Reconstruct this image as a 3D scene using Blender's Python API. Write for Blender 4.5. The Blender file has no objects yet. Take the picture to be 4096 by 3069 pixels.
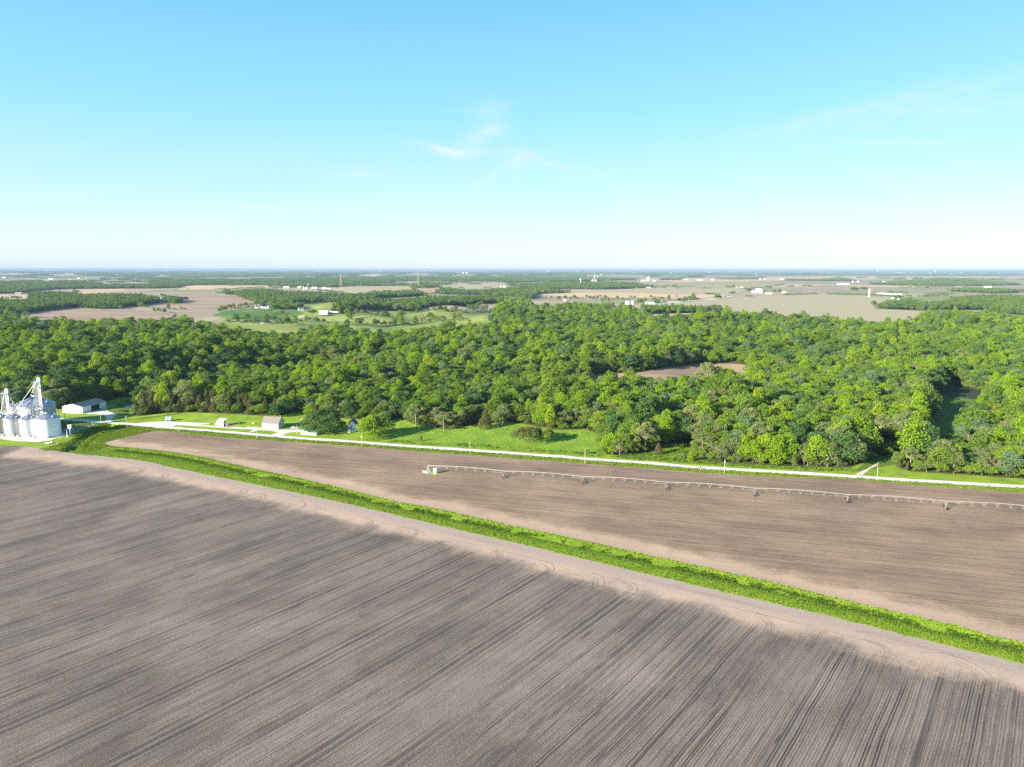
import bpy, math, random
import numpy as np
from mathutils import Vector, Matrix, Euler
from mathutils.geometry import delaunay_2d_cdt
rad = math.radians
RNG = random.Random(11)
NR = np.random.default_rng(5)
scene = bpy.context.scene
COL = scene.collection

# ------------------------------------------------------------------ camera
FPX, CX, CY = 2840.0, 2048.0, 1534.5          # focal length and centre on a 4096 px wide frame
PITCH = math.atan((1534.5 - 1079.0) / FPX)
HCAM = 120.0
cam_d = bpy.data.cameras.new("drone_camera")
cam_d.sensor_width = 36.0
cam_d.lens = 36.0 * FPX / 4096.0
cam_d.clip_start = 1.0
cam_d.clip_end = 300000.0
cam = bpy.data.objects.new("drone_camera", cam_d)
COL.objects.link(cam)
cam.location = (0, 0, HCAM)
cam.rotation_euler = (Euler((math.pi / 2 - PITCH, 0, 0)).to_matrix() @ Matrix.Rotation(rad(0.098), 3, 'Z')).to_euler()
scene.camera = cam
CAMR = np.array(Euler(cam.rotation_euler).to_matrix())


# ------------------------------------------------------------------ terrain
def smooth(a, b, x):
    t = np.clip((x - a) / (b - a), 0, 1)
    return t * t * (3 - 2 * t)


def hsh(i, j, s):
    n = np.sin(i * 127.1 + j * 311.7 + s * 74.7) * 43758.5453
    return n - np.floor(n)


def vnoise(x, y, s=0):
    x = np.asarray(x, float); y = np.asarray(y, float)
    i = np.floor(x); j = np.floor(y)
    u = x - i; v = y - j
    u = u * u * (3 - 2 * u); v = v * v * (3 - 2 * v)
    a = hsh(i, j, s); b = hsh(i + 1, j, s); c = hsh(i, j + 1, s); d = hsh(i + 1, j + 1, s)
    return (a * (1 - u) + b * u) * (1 - v) + (c * (1 - u) + d * u) * v


def polydist(x, y, pts):
    x = np.asarray(x, float); y = np.asarray(y, float)
    best = np.full(np.broadcast(x, y).shape, 1e12)
    for (ax, ay), (bx, by) in zip(pts[:-1], pts[1:]):
        dx, dy = bx - ax, by - ay
        L = dx * dx + dy * dy + 1e-9
        t = np.clip(((x - ax) * dx + (y - ay) * dy) / L, 0, 1)
        best = np.minimum(best, (x - ax - t * dx) ** 2 + (y - ay - t * dy) ** 2)
    return np.sqrt(best)


def raydir(px, py):
    d = CAMR @ np.array([(px - CX) / FPX, (CY - py) / FPX, -1.0])
    return d


def flat(px, py, h=0.0):
    d = raydir(px, py)
    t = (h - HCAM) / d[2]
    return (d[0] * t, d[1] * t)


TRENCH = [flat(*p) for p in [(395, 1640), (480, 1603), (690, 1572), (900, 1525), (1100, 1490), (1330, 1452), (1500, 1436)]]
DITCH = []      # filled below, the channel in the grass strip
CREEK = [flat(*p) for p in [(442, 1702), (395, 1716), (352, 1739), (318, 1764), (286, 1800)]]


def ht(x, y):
    x = np.asarray(x, float); y = np.asarray(y, float)
    f1 = smooth(560, 720, y + 0.12 * x) * (1 - smooth(1450, 1650, y))
    z = f1 * (21 * (vnoise(x / 190 + 3.1, y / 210, 1) - 0.5) + 11 * (vnoise(x / 85, y / 95, 2) - 0.5))
    z += 10 * np.exp(-(((x + 200) / 110) ** 2 + ((y - 690) / 75) ** 2))
    z += 10 * smooth(-300, -480, x) * smooth(600, 760, y) * (1 - smooth(1300, 1500, y))
    z -= 17 * smooth(600, 680, y) * np.exp(-(polydist(x, y, TRENCH) / 62) ** 2)
    # meadow bank and lawn rise behind the road
    z += 2.6 * smooth(470, 530, y + 0.28 * x - 8) * (1 - smooth(560, 700, y)) * smooth(-160, -60, x) * (1 - smooth(60, 140, x))
    z += 1.8 * np.exp(-(((x + 235) / 45) ** 2 + ((y - 585) / 22) ** 2))
    # pasture hills
    pm = smooth(-860, -640, x) * (1 - smooth(20, 180, x)) * smooth(1480, 1620, y) * (1 - smooth(2350, 2700, y))
    z += pm * (10 * np.sin(x / 52 + 1.1 + 1.4 * np.sin(y / 130)) * np.sin(y / 88 + 0.6) + 6 * (vnoise(x / 120, y / 120, 4) - .5))
    # brown field on the left, gently domed; far land
    z += smooth(1600, 2300, y) * (1 - smooth(200, 900, x)) * 7 * (vnoise(x / 420, y / 520, 5) - .35)
    z += smooth(4200, 9000, y) * (14 * (vnoise(x / 2600, y / 3300, 6) - .4))
    if DITCH:
        z -= .8 * np.exp(-(polydist(x, y, DITCH) / 3.2) ** 2) * (y < 560)
    z -= 2.2 * np.exp(-(polydist(x, y, CREEK) / 4.0) ** 2) * (y < 600)
    return z


TS = np.concatenate([np.arange(150, 2600, 2.0), np.geomspace(2600, 120000, 2500)])


def P(px, py, h=0.0):
    """the ground point (h metres above it) seen at a pixel of the photograph"""
    d = raydir(px, py)
    if d[2] > -1e-4:
        d = d.copy(); d[2] = -1e-4
    x = d[0] * TS; y = d[1] * TS; z = HCAM + d[2] * TS
    g = z - (ht(x, y) + h)
    k = np.argmax(g < 0)
    if g[k] >= 0:
        k = len(TS) - 1
    if k > 0 and g[k] < 0:
        a = g[k - 1] / (g[k - 1] - g[k])
        t = TS[k - 1] + a * (TS[k] - TS[k - 1])
    else:
        t = TS[k]
    return (float(d[0] * t), float(d[1] * t))


def atY(px, py, Y):
    d = raydir(px, py)
    return (float(d[0] * Y / d[1]), float(Y), float(HCAM + d[2] * Y / d[1]))


def proj(x, y, z):
    v = CAMR.T @ np.array([x, y, z - HCAM])
    return CX - FPX * v[0] / v[2], CY + FPX * v[1] / v[2]


def projn(x, y, z):
    v = np.stack([x, y, z - HCAM], -1) @ CAMR
    return CX - FPX * v[..., 0] / v[..., 2], CY + FPX * v[..., 1] / v[..., 2]


def g3(x, y, dz=0.0):
    return Vector((x, y, float(ht(x, y)) + dz))


def inpoly(x, y, poly):
    x = np.asarray(x, float); y = np.asarray(y, float)
    c = np.zeros(np.broadcast(x, y).shape, bool)
    n = len(poly)
    for i in range(n):
        x1, y1 = poly[i]; x2, y2 = poly[(i + 1) % n]
        if y1 == y2:
            continue
        m = ((y1 > y) != (y2 > y)) & (x < (x2 - x1) * (y - y1) / (y2 - y1) + x1)
        c ^= m
    return c


def resample(pts, step, jit=0.0, closed=False, rng=RNG):
    out = []
    n = len(pts)
    for i in range(n if closed else n - 1):
        a = np.array(pts[i]); b = np.array(pts[(i + 1) % n])
        L = float(np.linalg.norm(b - a))
        k = max(1, int(L / step))
        nrm = np.array([-(b - a)[1], (b - a)[0]]) / (L + 1e-9)
        for q in range(k):
            p = a + (b - a) * q / k
            if jit and q:
                p = p + nrm * rng.gauss(0, jit)
            out.append((float(p[0]), float(p[1])))
    if not closed:
        out.append(tuple(map(float, pts[-1])))
    return out


def offs(pts, d):
    out = []
    for i, p in enumerate(pts):
        a = pts[max(0, i - 1)]; b = pts[min(len(pts) - 1, i + 1)]
        dx, dy = b[0] - a[0], b[1] - a[1]
        L = math.hypot(dx, dy)
        out.append((p[0] - dy / L * d, p[1] + dx / L * d))
    return out


# ------------------------------------------------------------------ materials
class NT:
    def __init__(s, name):
        s.m = bpy.data.materials.new(name)
        s.m.use_nodes = True
        s.t = s.m.node_tree
        s.t.nodes.clear()
        s.out = s.t.nodes.new('ShaderNodeOutputMaterial')

    def put(s, sock, v):
        if hasattr(v, 'links') or isinstance(v, bpy.types.NodeSocket):
            s.t.links.new(v, sock)
        else:
            if isinstance(v, tuple) and len(v) == 3 and sock.type == 'RGBA':
                v = v + (1,)
            sock.default_value = v

    def n(s, typ, ins=None, **kw):
        nd = s.t.nodes.new(typ)
        for k, v in kw.items():
            setattr(nd, k, v)
        for k, v in (ins or {}).items():
            s.put(nd.inputs[k], v)
        return nd

    def math(s, op, a, b=0.0, c=None, clamp=False):
        nd = s.n('ShaderNodeMath', {0: a, 1: b}, operation=op, use_clamp=clamp)
        if c is not None:
            s.put(nd.inputs[2], c)
        return nd.outputs[0]

    def mix(s, f, a, b, mode='MIX'):
        nd = s.n('ShaderNodeMix', data_type='RGBA', blend_type=mode)
        s.put(nd.inputs[0], f); s.put(nd.inputs[6], a); s.put(nd.inputs[7], b)
        return nd.outputs[2]

    def noise(s, vec, scale, detail=2.0, rough=0.5):
        nd = s.n('ShaderNodeTexNoise', {'Scale': scale, 'Detail': detail, 'Roughness': rough})
        if vec is not None:
            s.put(nd.inputs['Vector'], vec)
        return nd.outputs[0]

    def ramp(s, f, a, b):
        """smooth 0..1 between a and b"""
        nd = s.n('ShaderNodeMapRange', {0: f, 1: a, 2: b, 3: 0.0, 4: 1.0}, interpolation_type='SMOOTHSTEP')
        return nd.outputs[0]

    def pos(s):
        return s.n('ShaderNodeNewGeometry').outputs['Position']

    def obj(s):
        return s.n('ShaderNodeTexCoord').outputs['Object']

    def rows(s, ang):
        """u along the rows, v across them (metres)"""
        p = s.n('ShaderNodeVectorRotate', {'Vector': s.pos(), 'Angle': -ang}, rotation_type='Z_AXIS').outputs[0]
        sp = s.n('ShaderNodeSeparateXYZ', {0: p})
        return p, sp.outputs[0], sp.outputs[1]

    def comb(s, x, y, z=0.0):
        return s.n('ShaderNodeCombineXYZ', {0: x, 1: y, 2: z}).outputs[0]

    def bump(s, h, strength, dist):
        return s.n('ShaderNodeBump', {'Height': h, 'Strength': strength, 'Distance': dist}).outputs[0]

    def bsdf(s, col, rough=0.9, normal=None, spec=0.2, metal=0.0):
        b = s.n('ShaderNodeBsdfPrincipled', {'Base Color': col, 'Roughness': rough, 'Metallic': metal})
        b.inputs['Specular IOR Level'].default_value = spec
        if normal is not None:
            s.put(b.inputs['Normal'], normal)
        s.t.links.new(b.outputs[0], s.out.inputs[0])
        return s.m


def plain(name, col, rough=0.7, spec=0.3, metal=0.0, var=0.12, scale=1.5, bumpd=0.0):
    t = NT(name)
    nz = t.noise(t.obj(), scale, 4.0, 0.6)
    c = t.mix(t.ramp(nz, 0.35, 0.7), tuple(x * (1 - var) for x in col), tuple(min(1, x * (1 + var)) for x in col))
    return t.bsdf(c, rough, t.bump(nz, 0.4, bumpd) if bumpd else None, spec, metal)


def soil(name, ang, dark, light, pale, w, tan=(0.54, 0.385, 0.265), green=None, hs=.84, la=.9, ra=.5):
    """tilled soil: crop rows along `ang`, planter wheel tracks every `w` metres, damp and dry patches,
    the paler dust of the headland where the mesh attribute 'headland' says so"""
    t = NT(name)
    p, u, v = t.rows(ang)
    wob = t.math('MULTIPLY', t.math('SUBTRACT', t.noise(t.comb(t.math('MULTIPLY', u, .02), t.math('MULTIPLY', v, .05)), 1.0, 2.0), .5), 1.6)
    vv = t.math('ADD', v, wob)
    big = t.noise(t.comb(t.math('MULTIPLY', u, .020), t.math('MULTIPLY', v, .036)), 1.0, 6.0, 0.68)
    streak = t.noise(t.comb(t.math('MULTIPLY', u, .006), t.math('MULTIPLY', vv, .42)), 1.0, 4.0, 0.7)
    streak2 = t.noise(t.comb(t.math('MULTIPLY', u, .11), t.math('MULTIPLY', vv, 1.9)), 1.0, 2.0, 0.6)
    fine = t.noise(p, 1.5, 5.0, 0.75)
    clod = t.noise(p, 4.0, 3.0, 0.7)
    f = t.math('ADD', t.math('MULTIPLY', big, .90), t.math('MULTIPLY', streak, .08))
    f = t.math('ADD', f, t.math('MULTIPLY', streak2, .24))
    f = t.math('ADD', f, t.math('MULTIPLY', fine, .85))
    c = t.mix(t.ramp(f, .76, 1.26), dark, light)
    hue = t.noise(t.comb(t.math('MULTIPLY', u, .018), t.math('MULTIPLY', vv, .12)), 1.0, 3.0, .6)
    c = t.mix(t.math('MULTIPLY', t.ramp(hue, .46, .68), .16), c, t.mix(t.ramp(f, .76, 1.26), tuple(x * y for x, y in zip(dark, (1.3, 1.08, 1.0))), tuple(x * y for x, y in zip(light, (1.22, 1.03, .96)))))
    c = t.mix(t.math('MULTIPLY', t.ramp(hue, .50, .36), .15), c, tuple(x * y for x, y in zip(light, (.70, .78, .72))))
    thin = t.noise(t.comb(t.math('MULTIPLY', u, .0035), t.math('MULTIPLY', vv, .36)), 1.0, 1.0, .5)
    thin = t.math('SUBTRACT', 1.0, t.ramp(t.math('ABSOLUTE', t.math('SUBTRACT', thin, .5)), .002, .009))
    # wheel tracks: pressed, damp, darker soil
    fr = t.math('FRACT', t.math('DIVIDE', vv, w))
    d = t.math('MULTIPLY', t.math('ABSOLUTE', t.math('SUBTRACT', fr, .5)), w)
    lines = None
    for off, wid, amt in ((.9, .17, 1.0), (1.6, .17, 1.0), (3.2, .13, .7), (5.6, .13, .6), (w * .5 - .5, .16, .9)):
        m = t.math('MULTIPLY', t.math('SUBTRACT', 1.0, t.ramp(t.math('ABSOLUTE', t.math('SUBTRACT', d, off)), wid * .5, wid * 1.5)), amt)
        lines = m if lines is None else t.math('MAXIMUM', lines, m)
    brk = t.ramp(t.noise(t.comb(t.math('MULTIPLY', u, .012), t.math('MULTIPLY', v, .06)), 1.0, 3.0, .7), .30, .52)
    lines = t.math('MAXIMUM', t.math('MULTIPLY', lines, brk), t.math('MULTIPLY', thin, .75))
    row = t.math('MULTIPLY', t.math('ADD', t.math('SINE', t.math('MULTIPLY', vv, 2 * math.pi / .76)), 1.0), .5)
    hp = t.n('ShaderNodeSeparateXYZ', {0: t.n('ShaderNodeVectorRotate', {'Vector': t.pos(), 'Angle': rad(29)}, rotation_type='Z_AXIS').outputs[0]})
    p_x, p_y = hp.outputs[0], hp.outputs[1]
    att = t.n('ShaderNodeAttribute', attribute_name='headland').outputs['Fac']
    hm = t.ramp(t.math('ADD', att, t.math('ADD', t.math('MULTIPLY', t.math('SUBTRACT', t.noise(p, .045, 6.0, .68), .5), .95), t.math('MULTIPLY', t.math('SUBTRACT', streak2, .5), .22))), .20, .62)
    inv = t.math('SUBTRACT', 1.0, hm)
    c = t.mix(t.math('MULTIPLY', t.math('MULTIPLY', lines, inv), la), c, tuple(x * .40 for x in dark))
    c = t.mix(t.math('MULTIPLY', t.math('MULTIPLY', t.math('POWER', row, 2.0), inv), ra), c, tuple(x * .6 for x in dark))
    pal = t.mix(t.ramp(t.math('ADD', t.math('MULTIPLY', big, .6), t.math('MULTIPLY', fine, .4)), .3, .7), pale, tan)
    pal = t.mix(t.math('MULTIPLY', t.ramp(t.math('ADD', att, t.math('MULTIPLY', t.math('SUBTRACT', big, .5), .6)), .55, .90), .75), pal, tuple(x * y for x, y in zip(pale, (.84, .88, .98))))
    hst = t.noise(t.comb(t.math('MULTIPLY', p_x, .03), t.math('MULTIPLY', p_y, .4)), 1.0, 3.0, .7)
    pal = t.mix(t.math('MULTIPLY', t.ramp(hst, .56, .72), .5), pal, tuple(x * .62 for x in pale))
    c = t.mix(t.math('MULTIPLY', hm, hs), c, pal)
    pt = t.ramp(t.noise(t.comb(t.math('MULTIPLY', u, .013), t.math('MULTIPLY', v, .015)), 1.0, 7.0, .70), .48, .68)
    c = t.mix(t.math('MULTIPLY', t.math('MULTIPLY', pt, t.ramp(t.math('ADD', streak2, t.math('MULTIPLY', fine, .6)), .62, .95)), .42), c, tuple(x * y for x, y in zip(pale, (.86, .86, .90))))
    if green:
        gm = t.ramp(t.noise(t.comb(t.math('MULTIPLY', u, .012), t.math('MULTIPLY', v, .035)), 1.0, 4.0, .7), .57, .72)
        c = t.mix(t.math('MULTIPLY', gm, .55), c, green)
    c = t.mix(t.math('MULTIPLY', t.ramp(clod, .62, .75), .45), c, tuple(min(1, x * 1.6) for x in light))
    h = t.math('ADD', t.math('MULTIPLY', fine, .28), t.math('MULTIPLY', t.math('MULTIPLY', row, inv), .07))
    h = t.math('ADD', h, t.math('MULTIPLY', clod, .10))
    h = t.math('SUBTRACT', h, t.math('MULTIPLY', t.math('MULTIPLY', lines, inv), .15))
    return t.bsdf(c, .95, t.bump(h, .55, 1.0), .1)


def grassy(name, a, b, c3, s=0.05, bumpd=0.5):
    t = NT(name)
    p = t.pos()
    n1 = t.noise(p, s, 5.0, .6)
    n2 = t.noise(p, .9, 5.0, .7)
    c = t.mix(t.ramp(n1, .32, .68), a, b)
    c = t.mix(t.math('MULTIPLY', t.ramp(n2, .45, .75), .6), c, c3)
    return t.bsdf(c, .95, t.bump(n2, .6, bumpd), .1)


def farmland(name):
    t = NT(name)
    p = t.pos()
    q = t.n('ShaderNodeVectorMath', {0: p, 1: (1 / 520., 1 / 760., 0.0)}, operation='MULTIPLY').outputs[0]
    vo = t.n('ShaderNodeTexVoronoi', {'Vector': q, 'Scale': 1.0, 'Randomness': .75}, distance='CHEBYCHEV')
    rnd = t.n('ShaderNodeSeparateXYZ', {0: vo.outputs['Color']}).outputs[0]
    cr = t.n('ShaderNodeValToRGB', {0: rnd})
    e = cr.color_ramp
    e.interpolation = 'CONSTANT'
    cols = [(0, (.255, .215, .15)), (.2, (.225, .225, .13)), (.36, (.30, .235, .175)), (.55, (.17, .20, .10)), (.68, (.33, .265, .19)), (.82, (.21, .20, .12)), (.93, (.15, .21, .07))]
    e.elements[0].color = cols[0][1] + (1,)
    e.elements[1].position = cols[1][0]; e.elements[1].color = cols[1][1] + (1,)
    for ps, cl in cols[2:]:
        el = e.elements.new(ps); el.color = cl + (1,)
    n2 = t.noise(p, .012, 5.0, .6)
    c = t.mix(t.math('MULTIPLY', n2, .5), cr.outputs[0], (.33, .26, .17))
    return t.bsdf(c, .95, None, .1)


def fieldmat(name, a, b, stripe=0.0, ang=0.0, s=0.010):
    t = NT(name)
    p, u, v = t.rows(ang)
    n1 = t.noise(t.comb(t.math('MULTIPLY', u, .35), v), s, 5.0, .6)
    n2 = t.noise(t.comb(t.math('MULTIPLY', u, .05), v), .06, 3.0, .6)
    f = t.math('ADD', t.math('MULTIPLY', n1, .7), t.math('MULTIPLY', n2, .3 + stripe))
    c = t.mix(t.ramp(f, .38, .66 + stripe * .4), a, b)
    return t.bsdf(c, .95, None, .1)


def gravel(name, a, b, c3):
    t = NT(name)
    p = t.pos()
    n1 = t.noise(p, .16, 5.0, .65)
    n2 = t.noise(p, 2.2, 4.0, .7)
    c = t.mix(t.ramp(n1, .35, .68), a, b)
    c = t.mix(t.math('MULTIPLY', t.ramp(n2, .5, .8), .35), c, c3)
    return t.bsdf(c, .95, t.bump(n2, .4, .12), .1)


def leafmat(name, cols, transl=.25, sat_noise=.35):
    """foliage: each tree takes its own tint (Object Info random), light and dark clumps by noise"""
    t = NT(name)
    rnd = t.n('ShaderNodeObjectInfo').outputs['Random']
    cr = t.n('ShaderNodeValToRGB', {0: rnd})
    e = cr.color_ramp
    k = len(cols)
    e.elements[0].color = cols[0] + (1,)
    e.elements[1].position = 1.0; e.elements[1].color = cols[-1] + (1,)
    for i in range(1, k - 1):
        el = e.elements.new(i / (k - 1)); el.color = cols[i] + (1,)
    nz = t.noise(t.obj(), .38, 3.0, .6)
    c = t.mix(t.math('MULTIPLY', t.ramp(nz, .62, .32), sat_noise), cr.outputs[0], tuple(x * .45 for x in cols[k // 2]))
    nz2 = t.noise(t.obj(), 1.7, 2.0, .5)
    c = t.mix(t.math('MULTIPLY', t.ramp(nz2, .5, .75), .30), c, tuple(min(1, x * 1.55 + .01) for x in cols[k // 2]))
    d = t.n('ShaderNodeBsdfDiffuse', {'Color': c})
    tr = t.n('ShaderNodeBsdfTranslucent', {'Color': c})
    mx = t.n('ShaderNodeMixShader', {0: transl + .16})
    t.t.links.new(d.outputs[0], mx.inputs[1]); t.t.links.new(tr.outputs[0], mx.inputs[2])
    t.t.links.new(mx.outputs[0], t.out.inputs[0])
    return t.m


def metal_sheet(name, col, period, metal=.0, rough=.45, axis=2, dirt=.25, depth=.02):
    t = NT(name)
    o = t.obj()
    sp = t.n('ShaderNodeSeparateXYZ', {0: o})
    h = t.math('SINE', t.math('MULTIPLY', sp.outputs[axis], 2 * math.pi / period))
    nz = t.noise(t.n('ShaderNodeVectorMath', {0: o, 1: (1, 1, .18)}, operation='MULTIPLY').outputs[0], .55, 5.0, .65)
    c = t.mix(t.math('MULTIPLY', t.ramp(nz, .42, .72), dirt), col, tuple(x * .62 for x in col))
    return t.bsdf(c, rough, t.bump(h, .5, depth), .5, metal)


M = {}
M['soil_near'] = soil('dark_tilled_soil', math.pi / 2 - rad(37.8), (.104, .086, .073), (.262, .216, .182), (.39, .30, .235), 18.3)
M['soil_mid'] = soil('brown_tilled_soil', rad(-15), (.155, .112, .078), (.350, .252, .174), (.385, .28, .20), 13.0, green=(.17, .155, .065), hs=.75, la=.55, ra=.3)
M['grass'] = grassy('mown_grass', (.140, .230, .020), (.240, .335, .028), (.20, .215, .05), .09)
M['strip'] = grassy('rank_green_grass', (.150, .250, .018), (.235, .330, .024), (.115, .185, .020), .16)
M['meadow'] = grassy('meadow_grass', (.125, .245, .024), (.205, .325, .028), (.17, .21, .05), .07)
M['pasture'] = grassy('grazed_pasture', (.165, .215, .055), (.235, .275, .075), (.15, .17, .05), .012)
M['hay'] = grassy('hayfield_green', (.070, .150, .032), (.115, .205, .040), (.09, .13, .035), .012)
M['floor'] = grassy('forest_floor_litter', (.055, .075, .020), (.085, .105, .028), (.08, .07, .04), .04)
M['darkgrass'] = grassy('shaded_track_grass', (.07, .135, .018), (.105, .18, .022), (.09, .11, .035), .05)  # darker grass green, the trees' shade is put into the colour
M['farm'] = farmland('distant_farmland')
M['road'] = gravel('white_limestone_gravel', (.54, .51, .46), (.66, .63, .58), (.42, .39, .34))
M['yard'] = gravel('yard_gravel', (.50, .44, .37), (.64, .58, .50), (.36, .31, .25))
M['brownfield'] = fieldmat('bare_brown_soil', (.23, .168, .118), (.345, .255, .178), .1, rad(10))
M['redfield'] = fieldmat('reddish_bare_soil', (.29, .20, .13), (.42, .31, .205), 0, rad(20))
M['tanfield'] = fieldmat('pale_dry_soil', (0.378, 0.280, 0.172), (0.518, 0.377, 0.236), .1, rad(5))
M['wheat'] = fieldmat('pale_orange_stubble', (.46, .31, .185), (.56, .40, .25), .05, rad(4))
M['sprout'] = fieldmat('sprouting_crop', (.370, .285, .195), (.330, .308, .180), .15, rad(3), .006)
M['sprout2'] = fieldmat('green_sprouting_crop', (0.246, 0.269, 0.115), (0.312, 0.294, 0.144), .15, rad(3), .006)
M['darkfield'] = fieldmat('shade_darkened_soil', (.030, .034, .022), (.045, .058, .026), .1, rad(-10), .03)  # bare soil darkened so its colour carries the shade of the trees

TAG = {}


def tag(o, label=None, cat=None, group=None, kind=None):
    if label: o['label'] = label
    if cat: o['category'] = cat
    if group: o['group'] = group
    if kind: o['kind'] = kind
    return o


def mesh_obj(name, verts, faces, mats, parent=None, mi=None, smooth_=False):
    me = bpy.data.meshes.new(name)
    me.from_pydata(verts, [], faces)
    for m in (mats if isinstance(mats, (list, tuple)) else [mats]):
        me.materials.append(m)
    if mi is not None:
        me.polygons.foreach_set('material_index', np.array(mi, dtype=np.int32))
    if smooth_:
        me.polygons.foreach_set('use_smooth', np.ones(len(me.polygons), bool))
    me.update()
    o = bpy.data.objects.new(name, me)
    COL.objects.link(o)
    if parent is not None:
        o.parent = parent
    return o


def empty(name, loc, rz=0.0):
    o = bpy.data.objects.new(name, None)
    COL.objects.link(o)
    o.location = loc
    o.rotation_euler = (0, 0, rz)
    o.empty_display_size = 1
    return o
HAZE_DENSITY = 3.6e-5
SUN_AZ, SUN_EL = 36.0, 17.5
SKY_STRENGTH, SKY_AIR, SKY_DUST, SKY_OZONE, SKY_SAT, SKY_HUE = .13, 1.0, .6, 1.0, 1.15, .49
CLOUD_COL = (9.0, 9.6, 9.8, 1)
EXPOSURE = 1.85
SKY_LEVEL = 1.0 / 2 ** EXPOSURE
# ------------------------------------------------------------------ the land, drawn as regions
def PP(pts, h=0.0):
    out = []
    for p in pts:
        out.append(P(p[0], p[1], p[2] if len(p) > 2 else h))
    return out


STRIP_LO = PP([(150, 1806), (213, 1803), (253, 1809), (317, 1818), (407, 1825), (498, 1834), (588, 1847), (679, 1868), (770, 1886), (860, 1906), (1000, 1933),
               (1200, 1974), (1400, 2018), (1600, 2064), (1800, 2111), (2000, 2157), (2185, 2200), (2381, 2247), (2585, 2295), (2788, 2342), (3034, 2399),
               (3269, 2452), (3503, 2510), (3737, 2569), (3972, 2625), (4096, 2657), (4600, 2790)])
STRIP_HI = PP([(412, 1773), (444, 1784), (543, 1793), (679, 1807), (815, 1829), (1000, 1872), (1200, 1913), (1400, 1960), (1600, 2010), (1736, 2032), (1871, 2062), (2034, 2100),
               (2280, 2150), (2504, 2200), (2720, 2247), (3000, 2308), (3269, 2373), (3503, 2428), (3737, 2481), (3972, 2543), (4096, 2569), (4600, 2690)])
# straighten the strip: its edges in world are gentle curves
FIELD_TOP = PP([(412, 1773), (500, 1750), (568, 1733), (622, 1723), (681, 1728), (717, 1732), (816, 1742), (929, 1752), (1000, 1758), (1163, 1767), (1325, 1779), (1461, 1789),
                (1600, 1800), (1871, 1820), (2052, 1833), (2323, 1854), (2600, 1873), (2753, 1888), (2898, 1897), (3079, 1906), (3300, 1913), (3483, 1925), (3807, 1950), (4096, 1972), (4700, 2010)])
_lo = resample(STRIP_LO, 9); _hi = resample(STRIP_HI, 9)


def near_on(pts, p):
    d = [(q[0] - p[0]) ** 2 + (q[1] - p[1]) ** 2 for q in pts]
    return pts[int(np.argmin(d))]


MIDS = []
for fr in (.15, .32, .48, .62, .8):
    line = []
    for p in _hi[2:]:
        q = near_on(_lo, p)
        line.append((p[0] + (q[0] - p[0]) * fr, p[1] + (q[1] - p[1]) * fr))
    MIDS.append(line)
DITCH.extend(MIDS[1])

ROAD = PP([(-260, 1630), (-60, 1653), (217, 1675), (339, 1682.5), (407, 1688), (500, 1695), (636, 1708), (862, 1724.5), (1000, 1736.5), (1190, 1753), (1380, 1764.5), (1600, 1782.5),
           (1871, 1800.5), (2142, 1819.5), (2346, 1835.5), (2600, 1852.5), (2753, 1867), (3006, 1882), (3300, 1898.5), (3605, 1919), (4096, 1947.5), (4500, 1970), (5200, 2010)])
ROAD = resample(ROAD, 8)


def ribbon(line, w0, w1=None, jit=.25):
    w1 = w0 if w1 is None else w1
    n = len(line)
    a = offs(line, 1.0); b = offs(line, -1.0)
    L, Rr = [], []
    for i, p in enumerate(line):
        w = (w0 + (w1 - w0) * i / (n - 1)) * .5
        for src, dst in ((a, L), (b, Rr)):
            ww = w + RNG.gauss(0, jit * .5)
            dst.append((p[0] + (src[i][0] - p[0]) * ww, p[1] + (src[i][1] - p[1]) * ww))
    return L + Rr[::-1]


REG = []        # (name, polygon, material, label, category, kind)


def region(name, poly, mat, label, cat='ground', step=8.0, jit=0.0):
    if step:
        poly = resample(poly, step, jit, closed=True)
    REG.append((name, poly, mat, label, cat))


H = 15.0
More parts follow.
